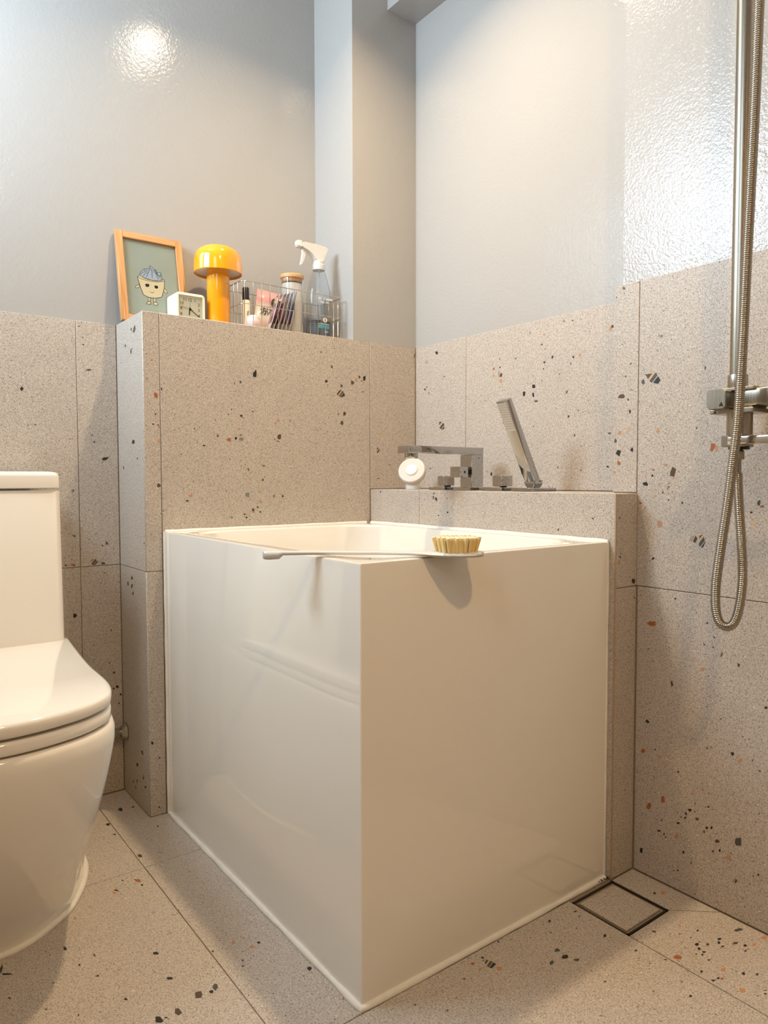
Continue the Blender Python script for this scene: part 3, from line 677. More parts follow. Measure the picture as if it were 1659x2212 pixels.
'FL':'''K -7942 -1011 -7913 -940 -7850 -912 -7852 -1039 -7893 -1117
B -7629 -1095 -7659 -1068 -7621 -994 -7583 -1043
m -7671 -1059 -7696 -1037 -7642 -1004
K -8359 -1551 -8334 -1493 -8269 -1516 -8266 -1568 -8329 -1634
B -8328 -2050 -8302 -2089 -8331 -2132 -8373 -2058
K -7476 -2252 -7477 -2300 -7501 -2319 -7509 -2276 -7493 -2240
l -7890 -2677 -7880 -2638 -7820 -2675 -7853 -2707
l -7796 -3432 -7839 -3420 -7872 -3338 -7845 -3329 -7800 -3345
B -8171 -3337 -8214 -3316 -8236 -3250 -8217 -3198 -8171 -3197 -8155 -3261
t -8008 -3635 -7999 -3680 -8023 -3709 -8042 -3725 -8050 -3659 -8037 -3642
K -8719 -3947 -8740 -3965 -8750 -3949 -8741 -3920 -8724 -3920
R -8561 -4017 -8469 -4098 -8475 -4200 -8539 -4144
K -8490 -4332 -8513 -4325 -8516 -4299 -8500 -4275 -8483 -4284 -8473 -4308
K -8942 -4150 -8904 -4187 -8895 -4259 -8950 -4185
o -8969 -4195 -8943 -4262 -8960 -4299 -9000 -4277 -8998 -4198
t -8422 -4979 -8416 -4913 -8387 -4893 -8375 -4950 -8405 -4990
l -8644 -5233 -8614 -5214 -8577 -5233 -8580 -5287 -8611 -5295
r -9708 -4594 -9701 -4656 -9756 -4650 -9746 -4593
K -10045 -5416 -10078 -5383 -10069 -5301 -10039 -5319 -10035 -5380
B -9742 -5815 -9733 -5760 -9718 -5763 -9714 -5802 -9728 -5825
K -9977 -5931 -9988 -5905 -9986 -5875 -9959 -5880 -9966 -5922
B -9819 -6283 -9800 -6310 -9808 -6341 -9843 -6324
m -9830 -6268 -9826 -6273 -9852 -6319 -9857 -6317 -9859 -6285
K -8934 -6382 -8988 -6333 -8979 -6288 -8931 -6303 -8908 -6351
l -8575 -6019 -8619 -5981 -8613 -5943 -8587 -5926 -8543 -5983
K -8960 -7058 -9004 -7033 -9021 -6991 -8993 -6971 -8946 -7009 -8937 -7040
G -8550 -7570 -8497 -7522 -8469 -7547 -8478 -7614 -8541 -7670 -8552 -7620
K -8621 -7619 -8578 -7625 -8565 -7649 -8590 -7690 -8618 -7676 -8627 -7649
B -8806 -7550 -8776 -7522 -8712 -7552 -8725 -7629 -8763 -7679 -8832 -7640
K -9624 -7022 -9615 -7090 -9642 -7081 -9658 -7048
K -10257 -6957 -10241 -6967 -10252 -7000 -10263 -6984
B -9173 -7739 -9142 -7665 -9095 -7683 -9091 -7796 -9152 -7814
K -9445 -7739 -9408 -7645 -9360 -7680 -9350 -7792 -9393 -7799
K -9320 -7744 -9315 -7723 -9287 -7746 -9286 -7775
K -10869 -5497 -10949 -5443 -10956 -5400 -10900 -5428 -10827 -5499
K -10966 -5399 -10968 -5359 -10960 -5269 -10910 -5174 -10920 -5262
K -10957 -6012 -10946 -6018 -10947 -6058 -10962 -6051 -10972 -6029
K -10600 -6573 -10580 -6575 -10573 -6588 -10577 -6598 -10594 -6595 -10605 -6584
K -7818 -5511 -7833 -5495 -7818 -5478 -7809 -5491
B -8223 -6799 -8207 -6804 -8198 -6826 -8214 -6850 -8233 -6832 -8234 -6806
K -7626 -4408 -7643 -4405 -7648 -4396 -7633 -4384 -7625 -4389
o -7840 -6840 -7887 -6860 -7899 -6831 -7868 -6778 -7844 -6807
o -7670 -6845 -7702 -6838 -7710 -6811 -7670 -6804
o -7665 -7146 -7684 -7138 -7715 -7104 -7704 -7057 -7664 -7057 -7638 -7104
K -7553 -7102 -7564 -7073 -7562 -7027 -7518 -7054 -7521 -7080
K -7921 -7276 -7928 -7319 -7950 -7322 -7949 -7293
K -7976 -7445 -8012 -7416 -8002 -7399 -7975 -7421
K -7179 -8052 -7179 -8100 -7232 -8128 -7246 -8075 -7222 -8034
R -7762 -7327 -7769 -7308 -7762 -7297 -7745 -7306 -7751 -7322
B -7373 -8161 -7352 -8166 -7364 -8185 -7374 -8179
R -7167 -8919 -7145 -8891 -7132 -8903 -7162 -8933
l -7563 -9181 -7527 -9168 -7512 -9193 -7527 -9211 -7545 -9214
K -7462 -9161 -7457 -9165 -7458 -9180 -7468 -9180 -7472 -9165
K -8189 -8043 -8194 -8057 -8200 -8053 -8205 -8046 -8200 -8036 -8190 -8033
R -5193 -9465 -5162 -9456 -5119 -9481 -5144 -9514 -5191 -9507
K -4971 -9460 -4943 -9462 -4921 -9493 -4943 -9508 -4964 -9486
B -4971 -9546 -4983 -9543 -5003 -9527 -4996 -9521 -4967 -9531
B -5009 -9614 -5001 -9581 -4936 -9549 -4915 -9580
t -5016 -9646 -5009 -9614 -4915 -9580 -4899 -9603
G -4897 -9606 -4893 -9644 -5028 -9693 -5016 -9646 -4899 -9603
l -4893 -9644 -4891 -9657 -5026 -9706 -5030 -9702 -5028 -9693
K -4891 -9657 -4884 -9710 -4999 -9733 -5026 -9706
o -4926 -9749 -4891 -9775 -4867 -9808 -4909 -9851 -4947 -9840 -4977 -9816
o -5197 -9673 -5198 -9646 -5168 -9614 -5133 -9631 -5152 -9663
B -5483 -9645 -5478 -9669 -5508 -9667 -5518 -9656 -5490 -9638
m -5523 -9649 -5529 -9642 -5511 -9619 -5496 -9633
K -6409 -9640 -6426 -9609 -6401 -9611 -6397 -9637
K -4469 -9374 -4488 -9363 -4470 -9329 -4451 -9347
K -3413 -9474 -3383 -9466 -3366 -9483 -3371 -9501 -3422 -9518 -3435 -9517
K -3617 -9694 -3603 -9701 -3622 -9721 -3638 -9717 -3636 -9698
B -6112 -9995 -6144 -9982 -6113 -9963 -6107 -9964
m -6153 -9979 -6161 -9976 -6146 -9952 -6123 -9959
K -3720 -9692 -3717 -9675 -3703 -9676 -3703 -9688
B -3649 -9941 -3669 -9973 -3684 -9963 -3655 -9938
B -5126 -9337 -5115 -9346 -5113 -9353 -5119 -9362 -5133 -9358 -5134 -9343
K -1239 -10099 -1296 -10108 -1303 -10089 -1249 -10048
o -1126 -10202 -1188 -10200 -1211 -10185 -1168 -10137 -1098 -10125 -1086 -10161
B -2276 -10708 -2285 -10690 -2256 -10672 -2223 -10694 -2226 -10715 -2239 -10732
R -2000 -10976 -1960 -10976 -1944 -11014 -1995 -10993
o -1736 -10855 -1782 -10901 -1819 -10894 -1767 -10845
r -2602 -10560 -2637 -10595 -2663 -10584 -2628 -10554
B -2890 -10784 -2874 -10808 -2898 -10824 -2937 -10813 -2925 -10794
G -1653 -11099 -1626 -11103 -1639 -11133 -1667 -11137 -1693 -11126 -1685 -11111
G -1152 -11472 -1049 -11496 -1022 -11546 -1067 -11551 -1177 -11519 -1191 -11477
R -2496 -11237 -2463 -11312 -2525 -11346 -2592 -11284 -2589 -11248
K -1900 -11147 -1907 -11158 -1933 -11161 -1928 -11143 -1915 -11134
K -1948 -11295 -1981 -11322 -2019 -11326 -2039 -11313 -2035 -11281 -1991 -11274
K -1909 -11305 -1925 -11288 -1919 -11286 -1892 -11300
G -1844 -11426 -1887 -11422 -1905 -11410 -1878 -11381 -1828 -11386 -1831 -11403
K -1629 -11448 -1597 -11417 -1563 -11431 -1536 -11456 -1594 -11467
K -1643 -11482 -1672 -11509 -1714 -11508 -1704 -11476 -1653 -11462
B -1754 -11576 -1741 -11552 -1696 -11560 -1691 -11582 -1716 -11595
K -2068 -11351 -2035 -11363 -2065 -11402 -2088 -11402 -2106 -11377
K -2075 -11451 -2056 -11467 -2061 -11485 -2092 -11481 -2117 -11461 -2100 -11443
K -2138 -11483 -2152 -11496 -2188 -11494 -2181 -11478 -2169 -11468 -2146 -11472
K -2246 -11424 -2235 -11405 -2218 -11411 -2212 -11426 -2235 -11430
B -1420 -11663 -1468 -11681 -1542 -11644 -1482 -11623
K -1379 -11765 -1407 -11803 -1456 -11778 -1444 -11760 -1406 -11751
o -1322 -11837 -1257 -11824 -1226 -11863 -1315 -11868
B -1533 -11854 -1568 -11860 -1569 -11835 -1545 -11829 -1522 -11828 -1506 -11844
K -2222 -11593 -2174 -11608 -2187 -11623 -2228 -11619
o -2178 -11857 -2265 -11900 -2279 -11835 -2224 -11816
K -2528 -11661 -2506 -11682 -2537 -11699 -2578 -11694 -2550 -11666
K -2605 -11908 -2608 -11864 -2565 -11878 -2559 -11898
K -2468 -11897 -2456 -11912 -2460 -11922 -2494 -11920 -2510 -11897 -2497 -11890
R -2462 -11929 -2423 -11933 -2411 -11960 -2479 -11956
K -2107 -12063 -2061 -12061 -2048 -12078 -2073 -12106 -2114 -12100
G -1901 -12218 -1943 -12233 -1980 -12217 -1951 -12196 -1908 -12196
o -2448 -12201 -2412 -12231 -2407 -12274 -2444 -12293 -2506 -12264 -2498 -12240
B -2973 -11617 -2962 -11632 -2979 -11634 -2999 -11629 -3002 -11626
m -2983 -11603 -2976 -11612 -3007 -11622 -3013 -11616 -2999 -11599
K -3868 -10955 -3908 -10940 -3887 -10932 -3858 -10938
B -2716 -11227 -2741 -11214 -2749 -11184 -2728 -11187 -2704 -11209
B -2980 -11100 -2979 -11100 -2986 -11117 -3014 -11119 -3017 -11114
m -3022 -11106 -2995 -11094 -2986 -11098 -3019 -11110
K -3139 -11840 -3129 -11868 -3157 -11878 -3186 -11865 -3170 -11852
B -3499 -11477 -3487 -11473 -3485 -11488 -3489 -11498 -3506 -11493 -3506 -11482
K -2208 -12434 -2183 -12438 -2164 -12463 -2184 -12456
K -2230 -12489 -2231 -12498 -2269 -12491 -2274 -12479 -2267 -12468 -2244 -12469
B -3849 -10683 -3859 -10678 -3837 -10669 -3841 -10683
m -3863 -10677 -3864 -10676 -3850 -10661 -3836 -10663 -3836 -10665
o -917 -11871 -994 -11901 -1018 -11878 -1039 -11834 -993 -11825 -908 -11847
K -2846 -9558 -2806 -9578 -2797 -9592 -2845 -9594 -2875 -9578
K -2911 -9713 -2908 -9700 -2889 -9697 -2875 -9702 -2870 -9715 -2897 -9721
K -2999 -10264 -2955 -10260 -2938 -10282 -2993 -10314 -3027 -10300
G -3947 -10062 -3901 -10021 -3838 -10025 -3855 -10101
K -3974 -10241 -3970 -10210 -3907 -10190 -3845 -10219 -3864 -10261 -3914 -10276
G -3857 -10396 -3863 -10352 -3826 -10359 -3764 -10393 -3822 -10418
G -4140 -10206 -4204 -10230 -4241 -10215 -4193 -10165 -4126 -10173
K -3208 -9884 -3196 -9876 -3182 -9878 -3180 -9892 -3196 -9898''',
}
ART= {'outer': [(2.3, 214.79), (159.72, 217.93), (153.73, 98.79)], 'inner': [(19.11, 200.07), (143.41, 200.71), (139.13, 97.43)], 'cup': [(47.49, 114.44), (55.27, 110.1), (70.6, 106.62), (90.32, 106.3), (109.97, 111.33), (110.36, 113.48), (106.96, 90.05), (99.27, 70.2), (84.95, 65.48), (69.16, 64.85), (56.88, 69.62), (49.7, 88.77)], 'cup2': [(46.02, 110.51), (48.86, 114.68), (55.85, 117.35), (91.16, 116.37), (109.14, 115.77), (109.97, 111.33), (106.96, 90.05), (99.67, 70.26), (84.95, 65.48), (69.16, 64.85), (56.88, 69.62), (50.68, 88.94)], 'rim': [(46.02, 110.51), (55.07, 107.61), (70.55, 105.99), (90.29, 105.88), (109.94, 110.91), (109.1, 115.34), (98.73, 111.47), (86.55, 108.75), (70.8, 109.12), (57.32, 111.48), (48.86, 114.68)], 'swirl': [(51.77, 119.69), (54.46, 124.26), (64.02, 134.19), (68.9, 134.06), (76.0, 136.8), (77.57, 143.91), (84.17, 139.95), (89.09, 134.64), (90.88, 137.04), (92.35, 130.67), (102.77, 130.88), (102.67, 122.54), (106.56, 113.86), (98.68, 110.84), (90.5, 108.4), (82.55, 108.27), (74.75, 109.39), (65.06, 110.78), (57.57, 114.59), (52.31, 116.72)], 'l1': [(76.97, 136.57), (72.12, 125.38), (67.3, 114.25)], 'l2': [(78.14, 138.85), (81.29, 129.09), (81.09, 114.61)], 'l3': [(84.83, 135.93), (90.01, 126.52), (94.85, 112.87)], 'l4': [(63.93, 133.15), (64.51, 128.12), (58.24, 122.89), (52.98, 117.86)], 'l5': [(88.6, 133.51), (92.87, 124.96), (99.62, 122.0), (103.2, 128.87)], 'l6': [(68.81, 133.01), (66.15, 124.31), (59.55, 114.94)], 'l7': [(92.21, 128.98), (96.39, 119.36), (104.0, 114.46)], 'eye1': [(62.23, 94.95), (64.96, 97.46), (71.86, 98.01), (72.48, 93.61), (69.28, 90.41), (64.38, 90.2)], 'eye2': [(84.07, 95.55), (87.58, 97.17), (92.5, 96.55), (93.1, 91.9), (89.5, 89.24), (85.01, 90.15)], 'smile': [(72.69, 79.3), (76.05, 77.19), (79.25, 77.7), (82.07, 80.83)], 'arm1': [(48.16, 93.59), (38.95, 86.57), (39.67, 83.45), (43.55, 84.09), (49.67, 88.36)], 'arm2': [(107.93, 94.36), (115.59, 84.82), (113.34, 82.17), (108.43, 83.66), (105.32, 87.3)], 'leg1': [(67.2, 64.74), (66.39, 54.84), (70.9, 54.92), (72.05, 64.28)], 'leg2': [(80.35, 64.76), (79.56, 55.23), (84.53, 55.58), (85.35, 65.55)], 'foot1': [(62.42, 49.15), (64.33, 53.51), (68.45, 56.17), (72.2, 54.1), (72.79, 49.3), (67.78, 47.93)], 'foot2': [(78.31, 49.52), (80.04, 53.87), (84.21, 56.55), (88.37, 54.11), (89.19, 49.73), (83.51, 48.05)]}
HOSE= [(-0.215, -1.2055, 1.4478), (-0.215, -1.2038, 1.411), (-0.215, -1.2013, 1.2853), (-0.215, -1.1976, 1.158), (-0.215, -1.1944, 1.0611), (-0.215, -1.1918, 0.9629), (-0.215, -1.1888, 0.8834), (-0.215, -1.1854, 0.8166), (-0.215, -1.1797, 0.7626), (-0.213, -1.171, 0.694), (-0.21, -1.1608, 0.6308), (-0.206, -1.1531, 0.5805), (-0.203, -1.1515, 0.5445), (-0.2, -1.1562, 0.5213), (-0.197, -1.167, 0.5149), (-0.193, -1.1761, 0.5236), (-0.188, -1.1808, 0.5505), (-0.182, -1.1811, 0.5886), (-0.175, -1.1752, 0.6369), (-0.17, -1.1679, 0.6928), (-0.166, -1.1629, 0.7352), (-0.165, -1.1618, 0.7636)]
AXV = {'PF': (1, -.1808, -1), 'LF': (0, -.1537, -1), 'WR': (0, 0, -1), 'SW': (0, -.086, -1), 'LE': (1, -.9362, -1), 'WL': (1, 0, -1), 'PE': (0, -.749, -1), 'FL': (2, 0, 1)}
CHIP = {}
for s, t in CHIPS.items():
    CHIP[s] = []
    for ln in t.split('\n'):
        q = ln.split()
        if len(q) < 7: continue
        v = [int(x)/10000 for x in q[1:]]; CHIP[s].append((q[0], list(zip(v[::2], v[1::2]))))
def put(ax, val, a, b):
    return (val, a, b) if ax == 0 else (a, val, b) if ax == 1 else (a, b, val)
JG = .0007           # half a joint
TT = .007            # how deep a tile goes
def tiles(surf, parent, rects):
    """rects (a0,a1,b0,b1) in the plane; every tile is an object, its stone chips a sub-part"""
    ax, val, sg = AXV[surf]; left = list(CHIP.get(surf, []))
    for rc in rects:
        a0, a1, b0, b1 = rc[:4]
        lo, hi = put(ax, val, a0+JG, b0+JG), put(ax, val-sg*TT, a1-JG, b1-JG)
        lo, hi = [min(p, q) for p, q in zip(lo, hi)], [max(p, q) for p, q in zip(lo, hi)]
        if len(rc) > 4:
            bm = bmesh.new(); a = [bm.verts.new((x, y, 0)) for x, y in rc[4]]; b = [bm.verts.new((x, y, -TT)) for x, y in rc[4]]; k = len(a)
            bm.faces.new(a)
            for i in range(k): bm.faces.new((a[i], b[i], b[(i+1) % k], a[(i+1) % k]))
            o = finish(bm, 'tile', M['tile'], parent)
        else: o = bx('tile', lo, hi, M['tile'], parent, bev=.0006, seg=1)
        mine = [c for c in left if a0 < sum(p[0] for p in c[1])/len(c[1]) < a1 and b0 < sum(p[1] for p in c[1])/len(c[1]) < b1]
        if not mine: continue
        bm = bmesh.new(); used = []
        for c, P in mine:
            left.remove((c, P))
            P = [(min(max(p[0], a0+.002), a1-.002), min(max(p[1], b0+.002), b1-.002)) for p in P]
            if c not in used: used.append(c)
            base = [bm.verts.new(put(ax, val-sg*.001, *p)) for p in P]; top = [bm.verts.new(put(ax, val+sg*.0003, *p)) for p in P]
            k = len(P)
            for f in [(top)]+[(base[i], base[(i+1) % k], top[(i+1) % k], top[i]) for i in range(k)]:
                bm.faces.new(f).material_index = used.index(c)
        ch = finish(bm, 'stone_chips', [CHM[c] for c in used], o); ch['kind'] = 'stuff'

def structure(name, boxes, mats, label=None):
    bm = bmesh.new()
    for lo, hi, mi in boxes: box(bm, lo, hi, 0, 2, mi)
    o = finish(bm, name, mats); o['kind'] = 'structure'
    if label: o['label'] = label
    return o
ZT, ZJ = 1.098, .5405
G = .0022            # grout sits this far behind the tile face
X0, Y0 = -1.5, -2.45
# ------------------------------------------------ room shell
floor = structure('floor', [((X0-.1, Y0-.1, -.1), (.1, .1, -G), 0)], [M['grout_floor']], 'warm grey terrazzo tile floor with dark and rust stone chips')
fy = [-2.45, -1.65, -.931, -.3735, 0]
rects = [(-1.5, -.826, -2.45, -1.574), (-1.5, -.826, -1.574, -.974), (-1.5, -.826, -.974, -.3735), (-1.5, -.826, -.3735, -.001),
         (-.826, -.70, -.3735, -.001), (-.826, -.70, -.931, -.3735),
         (-.826, -.267, -1.53, -.931), (-.826, -.267, -2.13, -1.53), (-.826, -.267, -2.45, -2.13), (-.267, -.087, -1.6, -1.0525, [(-.2661, -1.5991), (-.0879, -1.5991), (-.0879, -1.1085), (-.1515, -1.0534), (-.2661, -1.0534)]), (-.152, -.087, -1.1, -.938, [(-.1515, -.9375), (-.0879, -.9375), (-.0879, -1.1062), (-.1515, -1.0512)]), (-.267, -.087, -2.2, -1.6), (-.267, -.087, -2.45, -2.2)]
tiles('FL', floor, rects)
ceiling = structure('ceiling', [((X0-.1, Y0-.1, CEIL), (.1, .1, CEIL+.1), 0)], [M['ceiling']], 'pale painted bathroom ceiling')
wb = structure('wall_back', [((X0-.1, G, -.05), (.1, .1, ZT-.001), 0), ((X0-.1, .003, ZT-.001), (.1, .1, CEIL+.02), 1)], [M['grout'], M['paint']], 'back wall, terrazzo tiles below glossy pale grey paint')
tiles('WL', wb, [(-1.44, -.838, ZJ, ZT), (-.838, -.7495, ZJ, ZT), (-1.44, -.838, .001, ZJ), (-.838, -.7495, .001, ZJ), (-1.5, -1.44, ZJ, ZT), (-1.5, -1.44, .001, ZJ)])
wr = structure('wall_right', [((G, -.93, -.05), (.1, .1, ZT-.001), 0), ((.003, -.93, ZT-.001), (.1, .1, CEIL+.02), 1)], [M['grout'], M['paint_mid']], 'right wall behind the tub, terrazzo below glossy grey paint')
tiles('WR', wr, [(-.381, -.1815, .714, ZT), (-.8815, -.381, .714, ZT)])
ws = structure('wall_shower', [((-.086+G, Y0-.1, -.05), (.1, -.8825, ZT+.001), 0), ((-.0795, Y0-.1, ZT+.001), (.1, -.8935, CEIL+.02), 1)], [M['grout'], M['paint_coarse']], 'shower side wall standing proud, terrazzo below glossy grey paint')
tiles('SW', ws, [(-.9335, -.8805, .7135, ZT+.005), (-1.5335, -.9335, ZJ, ZT+.005), (-2.1335, -1.5335, ZJ, ZT+.005), (-1.5335, -.9375, .001, ZJ), (-2.1335, -1.5335, .001, ZJ), (-2.45, -2.1335, .001, ZT+.005)])
wp = structure('wall_partition', [((-.749+G, -.1808+G, -.02), (G, .02, ZT-G), 0)], [M['grout']], 'tiled half wall with a shelf top behind the tub')
tiles('PF', wp, [(-.749, -.7125, ZJ, ZT), (-.7125, -.1546, ZJ, ZT), (-.1546, -.0005, .7135, ZT), (-.749, -.7125, .001, ZJ)])
tiles('PE', wp, [(-.1800, -.0005, ZJ, ZT), (-.1800, -.0005, .001, ZJ)])
AXV['PT'] = (2, ZT, 1); tiles('PT', wp, [(-.7125, -.205, -.180, .002), (-.7485, -.7125, -.180, .002)])
wl_ = structure('wall_ledge', [((-.1537+G, -.9362+G, -.02), (.05, -.15, .713-G), 0)], [M['grout']], 'low tiled ledge carrying the tub taps')
tiles('LF', wl_, [(-.3817, -.1815, .001, .713), (-.9355, -.3817, .001, .713)])
tiles('LE', wl_, [(-.1528, -.0868, ZJ, .7125), (-.1528, -.0868, .001, ZJ)])
AXV['LT'] = (2, .713, 1); tiles('LT', wl_, [(-.153, -.0005, -.381, -.1815), (-.153, -.0005, -.880, -.381), (-.153, -.0868, -.9355, -.880)])
bx('metal_edge', (-.1542, -.9372, .001), (-.1518, -.9348, .7125), mat('edge_trim', (.42, .30, .19), .5), wl_)
wc = structure('wall_column', [((-.205, -.1785, ZT), (.05, .02, CEIL+.02), 0)], [M['paint']], 'boxed column painted glossy grey beside the corner')
bmx = structure('ceiling_beam', [((-.093, Y0-.05, 1.9625), (.05, -.17, CEIL+.02), 0)], [M['paint']], 'painted beam under the ceiling along the right wall')
# left wall with the high window, and the front wall with the door
LW = structure('wall_left', [((X0-.1, Y0-.1, -.05), (X0, .1, 1.25), 0), ((X0-.1, Y0-.1, 1.25), (X0, -1.72, CEIL+.02), 0), ((X0-.1, -1.14, 1.25), (X0, -.62, CEIL+.02), 0), ((X0-.1, -.62, 1.25), (X0, -.05, 1.42), 0),
    ((X0-.1, -.05, 1.25), (X0, .1, CEIL+.02), 0), ((X0-.1, -.62, 1.99), (X0, -.05, CEIL+.02), 0), ((X0-.1, -1.72, 2.0), (X0, -1.14, CEIL+.02), 0)], [M['paint']], 'left wall with two windows')
WF = structure('wall_front', [((X0-.1, Y0-.1, -.05), (.1, Y0, CEIL+.02), 0)], [M['paint']], 'front wall behind the viewer')
def window(name, y0, y1, z0, z1, lab):
    f = .03
    return structure(name, [((X0-.06, y0, z0), (X0-.02, y0+f, z1), 0), ((X0-.06, y1-f, z0), (X0-.02, y1, z1), 0), ((X0-.06, y0+f, z0), (X0-.02, y1-f, z0+f), 0), ((X0-.06, y0+f, z1-f), (X0-.02, y1-f, z1), 0), ((X0-.055, (y0+y1)/2-.012, z0+f), (X0-.025, (y0+y1)/2+.012, z1-f), 0)], [M['white']], lab)
window('window_1', -.62, -.05, 1.42, 1.99, 'high white framed window above the toilet')
window('window_2', -1.72, -1.14, 1.25, 2.0, 'white framed window beside the viewer')
dr = structure('door_1', [((-1.45, Y0, 0), (-.75, Y0+.03, 2.0), 0)], [M['door']], 'brown wooden bathroom door')

# ------------------------------------------------ ceiling downlights
for i, (L, lab) in enumerate(((LAMP_A, 'recessed ceiling downlight over the tub'), (LAMP_B, 'recessed ceiling downlight by the entry'))):
    t = tag(empty('ceiling_light', (L[0], L[1], CEIL)), lab, 'light', 'ceiling downlights')
    lathe('trim_ring', [(.045, 0), (.062, 0), (.062, -.006), (.050, -.010), (.045, -.008), (.045, 0)], M['white'], t)
    lathe('diffuser', [(0, -.003), (.044, -.003)], mat('lamp_diffuser_%d' % i, (1, .8, .58), emit=6), t)

# ------------------------------------------------ the tub
tub = tag(empty('bathtub', (-.43, -.553, 0)), 'deep square white acrylic soaking tub set between tiled walls', 'bathtub')
def T(o): # parts were built in world coordinates: bring them under a moved root
    o.matrix_parent_inverse = o.parent.matrix_basis.inverted(); return o
ox0, ox1, oy0, oy1, H = -.7068, -.1600, -.9251, -.186, .6255
seg = 8
def rr(d, r, z): return rrect(ox0+d, ox1-d, oy0+d, oy1-d, r, z, seg)
rings = [rr(0, .003, .001), rr(0, .003, H-.003), rr(.0008, .003, H-.0008), rr(.003, .004, H), rr(.026, .09, H), rr(.0295, .092, H-.0012), rr(.032, .093, H-.005),
         rr(.040, .095, H-.15), rr(.055, .10, .18), rr(.075, .11, .115), rr(.12, .09, .10)]
T(finish(loft(rings), 'tub_shell', M['acrylic'], tub, 35))
def bead(pts, r, name='silicone_bead', parent=None, wob=.35):
    P = []
    for a, b in zip(pts, pts[1:]):
        a, b = Vector(a), Vector(b); n = max(2, int((b-a).length/.012))
        P += [a+(b-a)*i/n for i in range(n)]
    P.append(Vector(pts[-1])); return tb(name, P, lambda s: r*(1+wob*noise.noise(Vector((s*22, r*900, 1.3)))), M['caulk'], parent, 8)
T(bead([(ox0-.001, -.187, .002), (ox0-.001, oy0-.001, .002), (ox1, oy0-.001, .002)], .0055, parent=tub))
T(bead([(ox0-.001, -.185, .004), (ox0-.001, -.185, H)], .0045, parent=tub, wob=.2))
T(bead([(ox0, -.184, H), (ox1-.01, -.184, H)], .0045, parent=tub, wob=.2))
T(bead([(ox1+.003, -.19, H), (ox1+.003, oy0+.004, H), (ox1+.003, oy0+.004, .004)], .0048, parent=tub, wob=.2))
bm = bmesh.new()
for k in range(16):
    px_, py_ = -.185+.027*random.random(), -.9325-.003*random.random()
    P = [(px_+.0022*random.uniform(.4, 1)*math.cos(a), py_+.0012*random.uniform(.4, 1)*math.sin(a)) for a in [2*PI*j/6 for j in range(6)]]
    prism(bm, P, Matrix.Translation((0, 0, .0045+.004*random.random())), .0006)
q = T(finish(bm, 'mould_spots', mat('mould', (.02, .017, .014), .9), tub)); q['kind'] = 'stuff'
T(lathe('drain_plug', [(0, .105), (.028, .105), (.032, .101), (.032, .099)], M['chrome'], tub, loc=(-.43, -.555, 0)))

# ------------------------------------------------ floor drain
d = tag(empty('floor_drain', (-.211, -.995, 0)), 'square tile-insert floor drain with a black gap at the tub corner', 'drain')
dx0, dx1, dy0, dy1 = -.2685, -.1535, -1.0515, -.9385
bm = bmesh.new()
for a, b in (((dx0, dy0), (dx1, dy0+.0035)), ((dx0, dy1-.0035), (dx1, dy1)), ((dx0, dy0), (dx0+.0035, dy1)), ((dx1-.0035, dy0), (dx1, dy1))):
    box(bm, (a[0], a[1], -.01), (b[0], b[1], .0006))
box(bm, (dx0+.001, dy0+.001, -.012), (dx1-.001, dy1-.001, -.006))
T(finish(bm, 'drain_frame', mat('drain_frame_metal', (.05, .042, .036), .4, .6), d))
T(bx('drain_trim', (dx0+.0085, dy0+.0085, -.006), (dx1-.0085, dy1-.0085, -.0002), mat('worn_steel', (.42, .36, .28), .45, .7, var=.4, vscale=300), d))
T(bx('tile_insert', (dx0+.0100, dy0+.0100, -.005), (dx1-.0100, dy1-.0100, .0005), M['tile'], d, bev=.0006, seg=1))

# ------------------------------------------------ toilet
XC = -1.10
LIDO = [(-.181, .192), (-.259, .184), (-.36, .1745), (-.435, .169), (-.49, .1675), (-.53, .1665), (-.568, .163), (-.600, .155), (-.624, .144), (-.645, .123), (-.662, .097), (-.676, .058), (-.683, .020)]
BASO = [(-.02, .186), (-.10, .188), (-.18, .190), (-.26, .188), (-.303, .183), (-.347, .170), (-.39, .150), (-.43, .126), (-.458, .095), (-.483, .061), (-.494, .035), (-.498, .015), (-.4985, .006)]
def outline(half, z, grow=0):
    R = [(XC+w+grow, y) for y, w in half]; L_ = [(XC-w-grow, y) for y, w in half[::-1]]
    pts = [Vector((x, y-(grow if y < -.55 else 0), 0)) for x, y in R+L_]
    p = catmull(pts, 4); return [(v.x, v.y, z) for v in p]
toi = tag(empty('toilet', (XC, -.35, 0)), 'white one-piece skirted toilet with closed lid against back wall', 'toilet')
TOPO = [(-.02, .186)]+[(-.12, .190)]+LIDO[1:]
TOPO = [(-.02, .183), (-.181, .186)]+[(y, w+.0) for y, w in LIDO[2:]]
def blend(t):   # t=1 rim, 0 base : both outlines resampled to the same count
    out = []
    n = 40
    def res(O):
        P = [Vector((w, y)) for y, w in O]; Ls = [0]
        for a, b in zip(P, P[1:]): Ls.append(Ls[-1]+(b-a).length)
        q = []
        for i in range(n+1):
            s = Ls[-1]*i/n; k = max(j for j in range(len(Ls)) if Ls[j] <= s+1e-9); k = min(k, len(P)-2)
            f = (s-Ls[k])/(Ls[k+1]-Ls[k]); q.append(P[k].lerp(P[k+1], f))
        return q
    A, B = res(TOPO), res(BASO)
    h = [(b.y*(1-t)+a.y*t, b.x*(1-t)+a.x*t) for a, b in zip(A, B)]
    return h
rings = []
